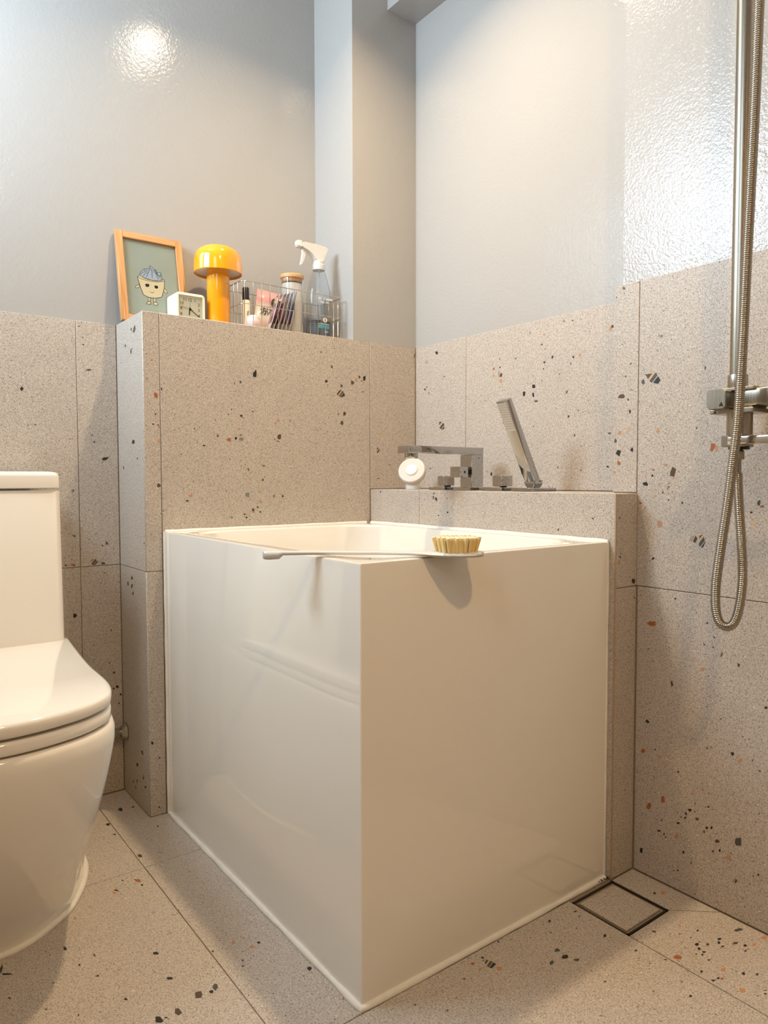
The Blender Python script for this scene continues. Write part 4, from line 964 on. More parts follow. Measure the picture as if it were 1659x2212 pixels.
for z, t, g in ((0, 0, 0), (.02, .02, .0), (.07, .16, 0), (.12, .36, 0), (.17, .56, 0), (.22, .74, 0), (.27, .88, 0), (.31, .96, .001), (.345, 1, .003), (.364, 1.0, .003), (.371, 1, .0005), (.373, 1, -.004)):
    h = blend(t); R = [(XC+w+g, y-g*(y < -.5), z) for y, w in h]; L_ = [(XC-w-g, y-g*(y < -.5), z) for y, w in h[::-1]]
    rings.append(R+L_)
T(finish(loft(rings), 'bowl', M['ceramic'], toi, 50))
def slab(name, O, z0, z1, g, r=.005):
    rs = [outline(O, z0, g-r), outline(O, z0+r*.35, g-r*.3), outline(O, z0+r, g), outline(O, z1-r, g), outline(O, z1-r*.35, g-r*.3), outline(O, z1, g-r)]
    return T(finish(loft(rs), name, M['ceramic'], toi, 50))
slab('seat', LIDO, .3755, .3950, -.001, .005)
slab('seat_lid', LIDO, .3985, .4200, 0, .006)
rt = [rrect(XC-.179, XC+.179, -.200, -.012, .016, z, 5) for z in (.35, .716)] + [rrect(XC-.177, XC+.177, -.198, -.012, .016, .719, 5)]
rt[0] = rrect(XC-.1825, XC+.1825, -.203, -.012, .016, .35, 5)
T(finish(loft(rt), 'tank', M['ceramic'], toi, 40))
lid = []
for z, g in ((.7225, -.004), (.724, 0), (.746, 0), (.752, -.002), (.7545, -.006), (.756, -.014)):
    lid.append(rrect(XC-.1785-g, XC+.1785+g, -.203-g, -.010, .016, z, 6))
T(finish(loft(lid), 'tank_lid', M['ceramic'], toi, 50))
T(lathe('flush_button', [(0, .7585), (.018, .7585), (.020, .757), (.020, .754)], M['chrome'], toi, loc=(XC, -.11, 0)))
hb = [(XC+w+.001, y) for y, w in BASO]+[(XC-w-.001, y) for y, w in BASO[::-1]]
P = catmull([Vector((x, y-.002*(y < -.3), .003)) for x, y in hb], 5)
T(finish(tube(bmesh.new(), P, lambda s: .006*(1+.25*noise.noise(Vector((s*18, 2, 3)))), 8), 'silicone_bead', M['caulk'], toi, 50))

# ------------------------------------------------ supply stub behind the toilet
v = tag(empty('supply_pipe', (-.751, -.020, .147)), 'short metal water pipe between tiled half wall and toilet', 'pipe')
RX = Matrix.Rotation(-PI/2, 4, 'Y')
lathe('flange', [(0, .012), (.012, .011), (.019, .002), (.020, 0)], M['nickel'], v, M4=RX)
lathe('pipe', [(.0075, 0), (.0075, .10), (0, .10)], M['nickel'], v, M4=RX)
lathe('nut', [(.0075, .016), (.012, .017), (.012, .030), (.0075, .031)], M['nickel'], v, n=6, M4=RX)

# ------------------------------------------------ bath brush lying across the tub corner
A = Vector((-.577-.778*.25, -.925+.628*.25, 0)); ang = math.atan2(-.628, .778)
br = tag(empty('bath_brush', (A.x, A.y, H+.0005), (0, 0, ang)), 'long-handled pale grey bath brush with cream bristles across the tub corner', 'brush')
def ell(x, w, h, z, tilt=0): return x, w, h, z
secs = [(0, .004, .0115), (.003, .0085, .0125), (.010, .010, .013), (.024, .0085, .012), (.03, .0075, .0065), (.08, .0065, .0055), (.17, .0065, .0055), (.215, .0085, .006), (.235, .016, .0068), (.25, .0235, .0075), (.27, .029, .0080), (.29, .031, .0080), (.307, .0275, .0080), (.317, .018, .0080), (.3225, .009, .0078), (.324, .002, .0076)]
rg = []
for x, hw, hh in secs:
    top = .0085; rg.append([(x, hw*math.cos(a) if True else 0, top - hh/2 + hh/2*max(-1, min(1, 1.25*math.sin(a)))) for a in [2*PI*k/16 for k in range(16)]])
finish(loft(rg), 'handle', M['brushgrey'], br, 45)
bt = bmesh.new(); btip = bmesh.new(); cx = .2840
for i in range(-5, 6):
    for j in range(-4, 5):
        x, y = i*.0057, j*.0056+(.0028 if i % 2 else 0)
        if (x/.0300)**2+(y/.0250)**2 > 1: continue
        lx, ly = x*.14, y*.14
        tube(bt, [(cx+x, y, .008), (cx+x+lx*.5, y+ly*.5, .018), (cx+x+lx, y+ly, .0265)], lambda s: .0021+s*.06, 7)
        tube(btip, [(cx+x+lx, y+ly, .0265), (cx+x+lx*1.15, y+ly*1.15, .0290+random.random()*.001)], .0031, 7)
core = [[(cx+.0265*k_*math.cos(a), .0225*k_*math.sin(a), z_) for a in [2*PI*j/28 for j in range(28)]] for k_, z_ in ((1, .008), (1.08, .018), (1.15, .0262))]
loft(core, bm=bt)
q = finish(bt, 'bristles', M['bristle'], br, 60); q['kind'] = 'stuff'
q = finish(btip, 'bristle_tips', M['bristletip'], br, 60); q['kind'] = 'stuff'

# ------------------------------------------------ deck mounted tub filler, four pieces standing on the ledge
ZD = .7133
def plate(parent, x0, x1, y0, y1): return bx('base_plate', (x0-.006, y0, ZD), (x1, y1, ZD+.0072), M['chrome'], parent, bev=.0006, seg=1)
def W(name, loc, lab, cat, grp=None): return tag(empty(name, loc), lab, cat, grp)
def adopt(root, objs):
    for o in objs: o.parent = root; o.matrix_parent_inverse = root.matrix_basis.inverted()
t = W('tub_spout', (-.086, -.494, ZD), 'square chrome tub spout column reaching over the tub', 'faucet')
adopt(t, [plate(None, -.117, -.058, -.5270, -.4700),
    bx('column', (-.105, -.5136, ZD+.005), (-.0677, -.4746, .7955), M['chrome'], bev=.0008, seg=1),
    bx('spout_arm', (-.2875, -.5140, .7958), (-.0677, -.4700, .8122), M['chrome'], bev=.0012, seg=2),
    lathe('aerator', [(0, .7842), (.0145, .7842), (.0150, .7850), (.0150, .796)], M['chrome'], n=28, loc=(-.268, -.4925, 0)),
    bx('diverter_stem', (-.122, -.5080, .7500), (-.105, -.4840, .7620), M['black']),
    bx('diverter_knob', (-.1400, -.5136, .7430), (-.1160, -.4780, .7680), M['chrome'], bev=.0008, seg=1),
    lathe('marker_dot', [(0, 0), (.0028, 0), (.0028, -.0003)], M['black'], n=16, M4=Matrix.Translation((-.127, -.5140, .7555)) @ Matrix.Rotation(PI/2, 4, 'X')),
    lathe('grub_screw', [(0, 0), (.0014, 0), (.0014, -.0003)], M['black'], n=12, M4=Matrix.Translation((-.083, -.5142, .788)) @ Matrix.Rotation(PI/2, 4, 'X'))])
for yc, x0, x1, lab in ((-.4105, -.117, -.058, 'square chrome tap knob between white sensor lamp and spout'), (-.596, -.117, -.055, 'square chrome tap knob between spout and hand shower')):
    t = W('tap_knob', (-.087, yc, ZD), lab, 'tap', 'square tap knobs on the ledge')
    adopt(t, [plate(None, x0, x1, yc-.029, yc+.029),
        lathe('stem', [(0, ZD+.006), (.008, ZD+.006), (.008, ZD+.0112), (0, ZD+.0112)], M['black'], n=20, loc=(-.087, yc, 0)),
        bx('knob', (-.105, yc-.0125+(.006 if yc > -.5 else 0), ZD+.0105), (-.0705, yc+.016, ZD+.0335), M['chrome'], bev=.0008, seg=1)])
t = W('hand_shower', (-.083, -.681, ZD), 'slim chrome hand shower stick leaning in its deck holder', 'hand shower')
pl = plate(None, -.117, -.050, -.7150, -.6530)
base = Vector((-.083, -.679, .7305)); topp = Vector((-.1745, -.679, .902)); ax_ = (topp-base).normalized(); ln = (topp-base).length
side = Vector((0, -1, 0)); nrm = side.cross(ax_).normalized()
FM = Matrix((side, nrm, ax_)).transposed().to_4x4(); FM.translation = base
if (FM.to_3x3() @ Vector((0, 1, 0))).x > 0: FM = FM @ Matrix.Rotation(PI, 4, 'Z')
st = bx('shower_stick', (-.0140, -.0090, .004), (.0140, .0090, ln), M['chrome'], None, bev=.0012, seg=2, M4=FM)
fp = bx('spray_face', (-.0125, .0088, ln-.066), (.0125, .0094, ln-.004), mat('spray_plate', (.60, .57, .52), .35, .6), None, M4=FM)
nz = bmesh.new()
for i in range(5):
    for j in range(11): box(nz, (-.0102+i*.0048, .0092, ln-.061+j*.0052), (-.0090+i*.0048, .0100, ln-.0598+j*.0052), M4=FM)
nzo = finish(nz, 'nozzles', mat('nozzle_rubber', (.16, .14, .12), .6)); nzo['kind'] = 'stuff'
hold = finish(loft([rrect(-.091, -.072, -.688, -.671, .004, ZD+.004, 3), rrect(-.0955, -.069, -.6945, -.664, .002, ZD+.016, 3), rrect(-.0945, -.068, -.6935, -.665, .002, ZD+.024, 3)]), 'holder', M['chrome'])
hd = lathe('set_screw', [(0, 0), (.002, 0), (.002, -.0003)], M['black'], n=12, M4=Matrix.Translation((-.078, -.6940, ZD+.021)) @ Matrix.Rotation(PI/2, 4, 'X'))
adopt(t, [pl, st, fp, nzo, hold, hd])

# white sensor lamp
t = W('night_light', (-.098, -.288, ZD), 'small round white motion sensor lamp tilted on its stand', 'lamp')
TM = Matrix.Translation((-.098, -.288, .7585)) @ (Vector((-.78, -.60, .50)).to_track_quat('Z', 'Y').to_matrix().to_4x4()) @ Matrix.Scale(1.10, 4)
pr = [(0, -.026)] + [(.032*math.sin(a), -.026*math.cos(a)) for a in [PI/2*k/10 for k in range(1, 11)]] + [(.0328, .004), (.0322, .0075), (.0305, .0095), (.0285, .0100), (.0150, .0082), (.0142, .0082)]
hsh = lathe('head', pr, M['warmwhite'], None, n=56, M4=TM)
ln_ = lathe('sensor_lens', [(.0142, .0078), (.0140, .0096), (.0128, .0112), (.008, .0128), (0, .0134)], M['lens'], None, n=40, M4=TM)
sd = lathe('stand', [(0, ZD+.0002), (.0185, ZD+.0002), (.0185, ZD+.022), (.0150, ZD+.026), (0, ZD+.026)], M['white'], None, n=40, loc=(-.094, -.285, 0))
adopt(t, [hsh, ln_, sd])

# ------------------------------------------------ shower column on the shower wall
RXp, RYp = -.163, -1.158
t = W('shower_column', (RXp, RYp, .86), 'brushed nickel shower mixer and tall riser rail on the tiled wall', 'shower')
L_ = []
L_.append(lathe('riser_rail', [(0, .872), (.0118, .872), (.0118, 2.02), (0, 2.02)], M['nickel'], n=40, loc=(RXp, RYp, 0)))
L_.append(lathe('rail_collar', [(.0118, .8790), (.0142, .8790), (.0145, .8805), (.0145, .8965), (.0140, .898), (.0118, .898)], M['nickel'], n=40, loc=(RXp, RYp, 0)))
L_.append(bx('mixer_body', (-.186, -1.460, .8475), (-.140, -1.171, .8740), M['nickel'], bev=.004, seg=3))
bm = bmesh.new(); box(bm, (-.190, -1.196, .8715), (-.134, -1.1290, .8765), .001, 1); box(bm, (-.190, -1.196, .8385), (-.134, -1.1290, .8450), .001, 1); box(bm, (-.182, -1.190, .844), (-.138, -1.135, .873), 0)
L_.append(finish(bm, 'diverter_block', M['nickel'], None, 30))
# chamfered square diverter knob, axis across the room
def octo(x, h, c):
    return [(x, -1.1490+u, .8590+v_) for u, v_ in ((-h+c, -h), (h-c, -h), (h, -h+c), (h, h-c), (h-c, h), (-h+c, h), (-h, h-c), (-h, -h+c))]
L_.append(finish(loft([octo(-.181, .0150, .004), octo(-.2085, .0150, .004), octo(-.2095, .0142, .004)]), 'diverter_knob', M['nickel'], None, 20))
bm = bmesh.new(); prism(bm, [(.0045, -.0105), (.0115, -.0115), (.0088, -.0045)], face_x(-.2094, -1.1490, .859), .0004)
L_.append(finish(bm, 'pointer_mark', M['black']))
bm = bmesh.new(); prism(bm, [(.0, .0), (.006, .0), (.003, .0045)], face_x(-.1900, -1.1345, .8395), .0004)
L_.append(finish(bm, 'index_mark', M['black']))
RW = Matrix.Rotation(-PI/2, 4, 'Y')
L_.append(lathe('wall_flange', [(0, .016), (.020, .016), (.031, .010), (.034, .002), (.034, -.002)], M['nickel'], n=48, M4=Matrix.Translation((-.086, -1.212, .858)) @ RW))
L_.append(lathe('inlet_arm', [(.014, 0), (.014, .06), (0, .06)], M['nickel'], n=32, M4=Matrix.Translation((-.086, -1.212, .858)) @ RW))
L_.append(lathe('valve_barrel', [(0, .8060), (.0185, .8060), (.0185, .8390), (0, .839)], M['nickel'], n=36, loc=(RXp, RYp-.004, 0)))
L_.append(bx('lever_hub', (-.1815, -1.1755, .7880), (-.1445, -1.1430, .8045), M['nickel'], bev=.001, seg=1))
L_.append(bx('lever', (-.196, -1.262, .7905), (-.180, -1.160, .8030), mat('polished_lever', (.78, .74, .68), .12, 1), bev=.002, seg=2))
L_.append(lathe('outlet_washer', [(0, .784), (.0150, .784), (.0150, .7885), (0, .7885)], M['black'], n=32, loc=(RXp, RYp-.004, 0)))
L_.append(lathe('hose_nut', [(0, .7690), (.0088, .7690), (.0088, .7810), (.0065, .784), (0, .784)], M['nickel'], n=6, loc=(-.165, -1.1618, 0)))
adopt(t, L_)
hs = tag(empty('shower_hose', (-.165, -1.1618, .77)), 'corrugated metal shower hose hanging in a loop below the mixer', 'hose')
hose_pts = catmull([(-.215, -1.2068, 1.56)] + HOSE + [(-.165, -1.1618, .7700)], 24)
# resample evenly
ac = [0]
for a, b in zip(hose_pts, hose_pts[1:]): ac.append(ac[-1]+(b-a).length)
step = .00060; n = int(ac[-1]/step); hp = []; k = 0
for i in range(n+1):
    s = ac[-1]*i/n
    while k < len(ac)-2 and ac[k+1] < s: k += 1
    hp.append(hose_pts[k].lerp(hose_pts[k+1], (s-ac[k])/max(1e-9, ac[k+1]-ac[k])))
LT = ac[-1]
def hrad(s):
    if s > LT-.022: return .0050
    ph = (s/.0030) % 1.0
    return .0056 + .0017*math.sin(PI*ph)**.7
hh = finish(tube(bmesh.new(), hp, hrad, 14), 'corrugated_tube', M['hosemetal'], hs, None)
for p in hh.data.polygons: p.use_smooth = True
hh.matrix_parent_inverse = hs.matrix_basis.inverted()
# ------------------------------------------------ things on the shelf
ZS = ZT+.0004
# picture frame, leaning on the wall
fr = tag(empty('picture_frame', (-.7525, -.042, ZS), (-math.radians(11), 0, 0)), 'oak framed cupcake print leaning on the wall, leftmost on the shelf', 'picture')
fw0, fw1, fh, bw, th = .0015, .1575, .2165, .0158, .014
bx('frame_stile', (fw0, -th, .0), (fw0+bw, 0, fh), M['oakv'], fr, bev=.0008, seg=1)
bx('frame_stile', (fw1-bw, -th, .0), (fw1, 0, fh), M['oakv'], fr, bev=.0008, seg=1)
bx('frame_rail', (fw0+bw, -th, fh-bw), (fw1-bw, 0, fh), M['oakh'], fr, bev=.0008, seg=1)
bx('frame_rail', (fw0+bw, -th, 0), (fw1-bw, 0, bw), M['oakh'], fr, bev=.0008, seg=1)
bx('backing', (fw0+bw-.002, -.004, bw-.002), (fw1-bw+.002, -.001, fh-bw+.002), M['oak'], fr)
pr_ = bx('print', (fw0+bw-.001, -.0062, bw-.001), (fw1-bw+.001, -.0042, fh-bw+.001), M['sage'], fr)
inkm = [mat('ink_line', (.03, .025, .02), .7), mat('print_cream', (.88, .73, .43), .7), mat('print_blue', (.34, .42, .50), .7), mat('print_pale_blue', (.50, .57, .63), .7)]
bm = bmesh.new(); mm = lambda k: [(x/1000, y/1000) for x, y in ART[k]]
def FA(lv): return face_y(0, -.0062-.00012*lv, 0)
for k in ('leg1', 'leg2', 'arm1', 'arm2', 'foot1', 'foot2'):
    prism(bm, mm(k), FA(1), .0001, 1); stroke(bm, mm(k)+mm(k)[:1], .0009, FA(2), .0001, 0)
prism(bm, mm('cup2'), FA(2), .0001, 1); stroke(bm, mm('cup2')[5:]+mm('cup2')[:2], .0011, FA(3), .0001, 0)
stroke(bm, mm('rim')+mm('rim')[:1], .0009, FA(3), .0001, 0)
prism(bm, mm('swirl'), FA(3), .0001, 3); stroke(bm, mm('swirl')+mm('swirl')[:1], .0009, FA(4), .0001, 0)
for k in ('l1', 'l2', 'l3', 'l4', 'l5', 'l6', 'l7'): stroke(bm, mm(k), .0009, FA(4), .0001, 0)
for k, o_ in (('l3', .004), ('l5', .003), ('l2', .003), ('l6', .003)): stroke(bm, [(x+o_, y-.001) for x, y in mm(k)][:-1], .0030, FA(3.5), .0001, 2)
for k in ('eye1', 'eye2'): prism(bm, mm(k), FA(4), .0001, 0)
stroke(bm, mm('smile'), .0009, FA(4), .0001, 0)
finish(bm, 'drawing', inkm, pr_)
bx('glass_pane', (fw0+bw, -.0092, bw), (fw1-bw, -.0080, fh-bw), M['pglass'], fr)

# alarm clock
ck = tag(empty('alarm_clock', (-.6077, -.080, ZS)), 'small square cream alarm clock in front of the oak frame', 'clock')
cw, chh = .0352, .0730
body = rrect(-cw, cw, 0, chh, .0085, 0, 5)
def cring(y, g, rr_=.0085):
    return [(x, y, z) for x, z, _ in rrect(-cw+g, cw-g, g, chh-g, max(.001, rr_-g), 0, 6)]
finish(loft([cring(.039, .004), cring(.036, 0), cring(-.018, 0), cring(-.0198, .0006), cring(-.0205, .002), cring(-.0205, .0060, .008), cring(-.0145, .0068, .008)]), 'case', M['cream'], ck, 30)
finish(loft([cring(-.0148, .0064, .008), cring(-.0152, .0064, .008)]), 'dial', M['dial'], ck)
zc = chh/2
for s_, x, z in (('12', 0, .0215), ('1', .0120, .0215), ('2', .0212, .0125), ('3', .0212, 0), ('4', .0212, -.0125), ('5', .0120, -.0215), ('6', 0, -.0215), ('7', -.0120, -.0215), ('8', -.0212, -.0125), ('9', -.0212, 0), ('10', -.0205, .0125), ('11', -.0120, .0215)):
    text('numeral', s_, .0100, M['black'], ck, face_y(x, -.0153, zc+z))
bm = bmesh.new()
for i in range(60):
    a = 2*PI*i/60; c_, s_ = math.cos(a), math.sin(a); k = .0268/max(abs(c_), abs(s_)); 
    stroke(bm, [(c_*k*.965, s_*k*.965), (c_*k, s_*k)], .0004, face_y(0, -.0153, zc), .0001, 0)
q = finish(bm, 'minute_marks', M['black'], ck); q['kind'] = 'stuff'
bm = bmesh.new(); stroke(bm, [(-.001, .004), (-.0022, -.0125)], .0022, face_y(0, -.0158, zc), .0003, 0); finish(bm, 'hour_hand', M['black'], ck)
bm = bmesh.new(); stroke(bm, [(-.002, .0015), (.0215, -.0150)], .0014, face_y(0, -.0163, zc), .0003, 0); finish(bm, 'minute_hand', M['black'], ck)
bm = bmesh.new(); stroke(bm, [(.007, -.002), (-.0215, .0045)], .0006, face_y(0, -.0168, zc), .0002, 0); stroke(bm, [(0, 0), (0, .018)], .0004, face_y(0, -.0156, zc), .0001, 0); finish(bm, 'second_hand', M['black'], ck)
lathe('hand_hub', [(0, .0002), (.0026, 0), (.0026, -.003)], M['black'], ck, n=20, M4=Matrix.Translation((0, -.0172, zc)) @ Matrix.Rotation(PI/2, 4, 'X'))
bx('clock_glass', (-cw+.0066, -.0198, .0066), (cw-.0066, -.0190, chh-.0066), M['pglass'], ck)
bx('snooze_button', (-.008, -.006, chh-.0005), (.008, .006, chh+.0022), M['cream'], ck, bev=.0008, seg=1)

# mushroom table lamp
lp = tag(empty('mushroom_lamp', (-.5340, -.088, ZS)), 'glossy orange mushroom table lamp between clock and wire basket', 'lamp')
pr = [(.0, .1945), (.018, .1943), (.030, .1930), (.041, .1890), (.0495, .1820), (.0545, .1720), (.0565, .1590), (.0568, .1350), (.0566, .1315), (.0552, .1310), (.0548, .1330), (.0548, .150)]
lathe('shade', pr, M['orange'], lp, n=72, smooth=50)
lathe('shade_underside', [(.0255, .1400), (.0548, .1368)], M['shadein'], lp, n=64)
lathe('stem', [(0, 0), (.0262, 0), (.0268, .001), (.0268, .140), (.020, .1405)], M['orange'], lp, n=56, smooth=40)

# wire basket
bk = tag(empty('wire_basket', (-.365, -.0975, ZS)), 'rectangular chrome wire basket of toiletries on the shelf', 'basket')
bx0, bx1, by0, by1, bh = -.138, .1435, -.0540, .0520, .1085
def loop(z, r=.012, n=4): return [Vector(p) for p in rrect(bx0, bx1, by0, by1, r, z, n)]
def ring_wire(name, z, rad):
    P = loop(z); P.append(P[0]); tb(name, P, rad, M['steelwire'], bk, 8)
ring_wire('top_rail', bh, .00125); ring_wire('middle_rail', .0560, .0009); ring_wire('bottom_rail', .0014, .0009)
nx = 13; ny = 5
for i in range(nx):
    x = bx0+.006+(bx1-bx0-.012)*i/(nx-1)
    tb('wire', [(x, by0-.0012, bh), (x, by0-.0012, .004), (x, by0+.003, .0010), (x, by1-.003, .0010), (x, by1+.0012, .004), (x, by1+.0012, bh)], .00075, M['steelwire'], bk, 6)
for i in range(1, ny):
    y = by0+(by1-by0)*i/ny
    tb('wire', [(bx0-.0012, y, bh), (bx0-.0012, y, .004), (bx0+.003, y, .0022), (bx1-.003, y, .0022), (bx1+.0012, y, .004), (bx1+.0012, y, bh)], .00075, M['steelwire'], bk, 6)
ZB = ZS+.0034
# glue of the basket's contents
cy_ = tag(empty('cosmetic_tube', (-.4620, -.088, ZB)), 'slim cream cosmetic tube with a black cap, leftmost in the basket', 'tube')
lathe('tube_body', [(0, 0), (.0098, 0), (.0100, .001), (.0100, .074), (.0093, .0765), (0, .0765)], M['cream'], cy_, n=32)
lathe('cap', [(0, .1075), (.0072, .1075), (.0082, .1060), (.0086, .0765), (0, .0765)], M['black'], cy_, n=32)
text('lettering', 'Sea', .0080, mat('tube_ink', (.05, .04, .03), .6), cy_, face_y(.0005, -.0101, .044) @ Matrix.Rotation(-PI/2, 4, 'Z'))
q = lathe('bath_ball', [(0, 0)]+[(.0178*math.sin(a), .0178-.0178*math.cos(a)) for a in [PI*k/20 for k in range(1, 20)]]+[(0, .0356)], M['ball'], None, n=40)
q.location = (-.4600, -.124, ZB); tag(q, 'marbled pink bath ball in front of the cream tube', 'bath ball')

def pouch(name, loc, rot, wd, ht, mats_, label, cat, group=None, thick=.004, seal=.010, curl=.004):
    """a flat filled sachet: front and back panels bulge, edges are sealed"""
    root = tag(empty(name, loc, rot), label, cat, group)
    bm = bmesh.new(); nx_, nz_ = 10, 12; F_, B_ = [], []
    for j in range(nz_+1):
        v = j/nz_; rowf, rowb = [], []
        for i in range(nx_+1):
            u = i/nx_; e = max(0, min(u, 1-u)*wd-.003); ez_ = max(0, min(v, 1-v)*ht-seal)
            b_ = thick*min(1, e/.012)*min(1, ez_/.014); bow = curl*math.sin(PI*v)+.0006*math.sin(9*u+5*v)
            rowf.append(bm.verts.new(((u-.5)*wd, -b_-bow-.0002, v*ht))); rowb.append(bm.verts.new(((u-.5)*wd, b_-bow+.0002, v*ht)))
        F_.append(rowf); B_.append(rowb)
    for j in range(nz_):
        for i in range(nx_):
            bm.faces.new((F_[j][i], F_[j][i+1], F_[j+1][i+1], F_[j+1][i])).material_index = 0
            bm.faces.new((B_[j][i], B_[j+1][i], B_[j+1][i+1], B_[j][i+1])).material_index = 1 if 0 < i < nx_-1 or 'foil' not in name else 0
    for j in range(nz_):
        bm.faces.new((F_[j][0], F_[j+1][0], B_[j+1][0], B_[j][0])); bm.faces.new((F_[j][-1], B_[j][-1], B_[j+1][-1], F_[j+1][-1]))
    for i in range(nx_):
        bm.faces.new((F_[0][i], B_[0][i], B_[0][i+1], F_[0][i+1])); bm.faces.new((F_[-1][i], F_[-1][i+1], B_[-1][i+1], B_[-1][i]))
    finish(bm, 'pouch', mats_, root, 60)
    return root
def grad(name, stops, axis='Z', scale=1.0, var=.0):
    m, nt, b = nmat(name); N = nt.nodes.new; L = nt.links.new
    tc = N('ShaderNodeTexCoord'); sp = N('ShaderNodeSeparateXYZ'); cr = N('ShaderNodeValToRGB'); L(tc.outputs['Generated'], sp.inputs[0])
    n = N('ShaderNodeTexNoise'); n.inputs['Scale'].default_value = 5; L(tc.outputs['Generated'], n.inputs['Vector'])
    ad = N('ShaderNodeMath'); ad.operation = 'MULTIPLY_ADD'; ad.inputs[1].default_value = var; L(n.outputs['Fac'], ad.inputs[0]); L(sp.outputs[axis], ad.inputs[2])
    L(ad.outputs[0], cr.inputs['Fac']); e = cr.color_ramp.elements
    while len(e) > 1: e.remove(e[-1])
    e[0].position = stops[0][0]; e[0].color = (*stops[0][1], 1)
    for p, c in stops[1:]: e.new(p).color = (*c, 1)
    L(cr.outputs['Color'], b.inputs['Base Color']); b.inputs['Roughness'].default_value = .22; b.inputs['Coat Weight'].default_value = .3
    return m
foil = mat('white_foil', (.72, .71, .69), .28, .25)
pinkm = grad('pink_pack', [(0, (.62, .22, .20)), (.25, (.66, .40, .28)), (.5, (.62, .56, .47)), (.72, (.62, .55, .48)), (.88, (.68, .30, .32)), (1, (.72, .42, .42))], var=.25)
rootp = pouch('sheet_mask_pack', (-.4160, -.0950, ZB), (math.radians(-6), math.radians(9), math.radians(-12)), .062, .110, [pinkm, foil], 'pink printed sheet mask pack facing out beside the bath ball', 'packet')
pi_ = mat('pack_black_ink', (.04, .03, .03), .4); pm = mat('pack_magenta', (.62, .05, .20), .3); gold = mat('pack_gold', (.45, .32, .10), .4)
bm = bmesh.new(); FYP = face_y(0, -.0092, 0)
for s_ in ([(-.018, .062), (-.014, .059)], [(-.019, .056), (-.015, .053)], [(-.019, .045), (-.014, .051)], [(-.011, .064), (-.012, .047)], [(-.012, .059), (-.006, .061)], [(-.011, .054), (-.005, .055), (-.006, .046)],
          [(-.001, .064), (-.003, .056), (.002, .050), (.0, .046)], [(.002, .060), (.008, .061), (.004, .053), (.010, .050), (.007, .045)], [(-.004, .050), (-.009, .045)], [(.010, .066), (.012, .062)]):
    stroke(bm, s_, .0017, FYP, .0003)
finish(bm, 'lettering', pi_, rootp)
bm = bmesh.new(); prism(bm, [(.015+.0095*math.cos(a), .080+.0125*math.sin(a)) for a in [2*PI*k/16 for k in range(16)]], FYP, .0003, 0)
stroke(bm, [(.010, .082), (.014, .087), (.013, .076), (.018, .085), (.019, .077)], .0012, face_y(0, -.0096, 0), .0002, 1)
prism(bm, [(.028, .092), (.028, .060), (.014, .050), (.020, .066)], FYP, .0002, 2)
finish(bm, 'pack_graphics', [mat('pack_olive', (.05, .045, .02), .4), gold, pm], rootp)
mroon = grad('maroon_pack', [(0, (.62, .60, .57)), (.19, (.62, .60, .57)), (.22, (.14, .02, .03)), (.35, (.16, .03, .05)), (.55, (.42, .20, .24)), (.68, (.10, .08, .12)), (1, (.02, .02, .04))], var=.0)
blue = grad('blue_pack', [(0, (.62, .60, .57)), (.19, (.62, .60, .57)), (.22, (.14, .02, .05)), (.35, (.10, .04, .14)), (.5, (.05, .05, .24)), (1, (.03, .035, .20))], var=.0)
labs = ['maroon foil sachet leaning behind the pink sheet mask pack', 'maroon foil sachet second in the leaning row', 'maroon foil sachet in the middle of the leaning row', 'maroon foil sachet fourth in the leaning row', 'blue-topped foil sachet leaning on the last one by the jar', 'blue foil sachet closest to the glass jar']
for i in range(6):
    x = -.4230+i*.0110
    pouch('foil_sachet', (x, -.1220, ZB), (math.radians(17-i*.8), 0, math.radians(78-i)), .044, .094+.003*i, [foil, (blue if i >= 4 else mroon)], labs[i], 'packet', 'foil sachets in the wire basket', thick=.0018, curl=.001)
# jar
jr = tag(empty('glass_jar', (-.3280, -.0800, ZB)), 'glass jar of cotton with a round bamboo lid', 'jar')
lathe('jar_glass', [(0, 0), (.027, 0), (.0290, .002), (.0295, .006), (.0295, .150), (.0278, .150), (.0278, .006), (0, .003)], M['glass'], jr, n=56, smooth=50)
lathe('cotton_filling', [(0, .005), (.025, .005), (.0262, .012), (.0262, .132), (.024, .138), (.012, .140), (0, .139)], M['cotton'], jr, n=40, smooth=60)
lathe('lid', [(0, .1600), (.0295, .1600), (.0308, .1588), (.0308, .1545), (.0302, .1508), (.0265, .1506), (.0265, .1425), (.0255, .1410), (0, .1410)], M['bamboo'], jr, n=56)
# spray bottle
sb = tag(empty('spray_bottle', (-.2635, -.1060, ZB)), 'clear spray bottle with a white trigger head, rightmost in the basket', 'bottle')
def oring(rx, ry, z, n=40): return [(rx*math.cos(2*PI*i/n), ry*math.sin(2*PI*i/n), z) for i in range(n)]
outs = [(.030, .022, 0), (.0335, .0255, .004), (.0345, .0265, .02), (.0345, .0265, .085), (.0335, .0262, .105), (.0310, .0250, .125), (.0265, .0225, .145), (.0205, .0185, .165), (.0150, .0145, .178), (.0130, .0130, .184), (.0128, .0128, .190)]
bm = loft([oring(*o_) for o_ in outs] + [oring(.0115, .0115, .190)] + [oring(a-.0014, b-.0014, c_-.0004 if c_ > .003 else .0018) for a, b, c_ in outs[::-1]])
finish(bm, 'bottle_body', M['bottle'], sb, 60)
finish(loft([oring(.0270, .0190, .0025)]+[oring(a-.0018, b-.0018, c_) for a, b, c_ in outs[1:3]]+[oring(.0326, .0246, .0460)]), 'liquid', M['liquid'], sb, 60)
lathe('collar', [(.0125, .178), (.0160, .178), (.0165, .180), (.0165, .1905), (.0150, .1925), (.0150, .200), (.0130, .2020), (0, .202)], M['frosty'], sb, n=36)
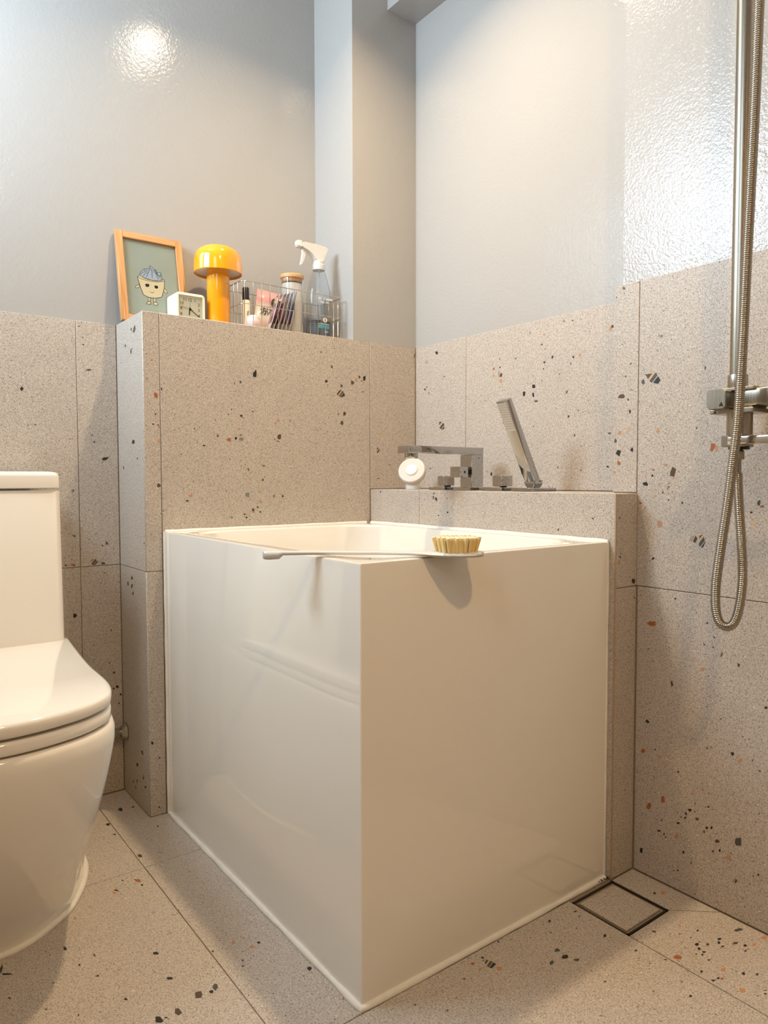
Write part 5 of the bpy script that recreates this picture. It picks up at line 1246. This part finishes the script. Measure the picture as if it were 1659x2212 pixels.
def sprof(pts, y0, y1, name, m, bev=.002):
    bm = bmesh.new(); a = [bm.verts.new((x, y0, z)) for x, z in pts]; b = [bm.verts.new((x, y1, z)) for x, z in pts]; k = len(pts)
    bm.faces.new(a[::-1]); bm.faces.new(b)
    for i in range(k): bm.faces.new((a[i], a[(i+1) % k], b[(i+1) % k], b[i]))
    bmesh.ops.bevel(bm, geom=list(bm.edges), offset=bev, segments=2, affect='EDGES')
    return finish(bm, name, m, sb, 40)
sprof([(-.012, .2005), (-.013, .2070), (-.022, .2150), (-.034, .2240), (-.046, .2275), (-.052, .2270), (-.052, .2395), (-.046, .2415), (-.010, .2420), (.018, .2400), (.027, .2370), (.022, .2300), (.014, .2180), (.0125, .2005)], -.0095, .0095, 'spray_head', M['frosty'])
sprof([(-.0660, .2290), (-.0660, .2430), (-.0520, .2440), (-.0515, .2265), (-.060, .2265)], -.0085, .0085, 'nozzle', M['white'])
sprof([(-.050, .2290), (-.040, .2250), (-.0405, .2080), (-.0455, .1930), (-.0530, .1825), (-.0560, .1840), (-.0505, .1980), (-.0490, .2120)], -.004, .004, 'trigger', M['frosty'], .001)
tb('dip_tube', [(0, 0, .190), (.002, 0, .10), (.008, 0, .010)], .0018, M['frosty'], sb, 8)
def label_patch(name, a0, a1, z0, z1, m, off=.0004):
    bm = bmesh.new(); n = 12; R = []
    for i in range(n+1):
        a = math.radians(a0+(a1-a0)*i/n); x, y = (.0345+off)*math.cos(a), (.0265+off)*math.sin(a); R.append((bm.verts.new((x, y, z0)), bm.verts.new((x, y, z1))))
    for p, q_ in zip(R, R[1:]): bm.faces.new((p[0], q_[0], q_[1], p[1]))
    return finish(bm, name, m, sb)
label_patch('teal_band', 240, 300, .0260, .0345, mat('teal_label', (.08, .30, .38), .4))
label_patch('white_line', 240, 300, .0360, .0366, M['white'])
label_patch('white_line', 242, 298, .0374, .0379, M['white'])
VM = face_y(.002, -.0275, .050)
q = lathe('round_emblem', [(0, .0005), (.0062, .0004), (.0062, 0)], M['cream'], sb, n=28, M4=Matrix.Translation((.002, -.0270, .0470)) @ Matrix.Rotation(PI/2, 4, 'X'))
bm = bmesh.new(); E4 = face_y(.002, -.0277, .0470)
prism(bm, [(-.0032, .0005), (0, -.0030), (.0032, .0005), (.0012, -.0004), (0, .0006), (-.0012, -.0004)], E4, .0002); prism(bm, [(-.0026, .0030), (-.0010, .0026), (-.0018, .0008)], E4, .0002); prism(bm, [(.0026, .0030), (.0010, .0026), (.0018, .0008)], E4, .0002)
finish(bm, 'emblem_leaf', mat('emblem_green', (.20, .24, .03), .5), sb)
wt = mat('white_ink', (.92, .92, .92), .5)
text('brand_lettering', 'm  mom', .0125, wt, sb, face_y(.003, -.0272, .1010))
text('small_lettering', 'DAI  HO', .0070, wt, sb, face_y(.001, -.0272, .0915))
text('volume_lettering', '500ml', .0045, wt, sb, face_y(.006, -.0272, .0170))
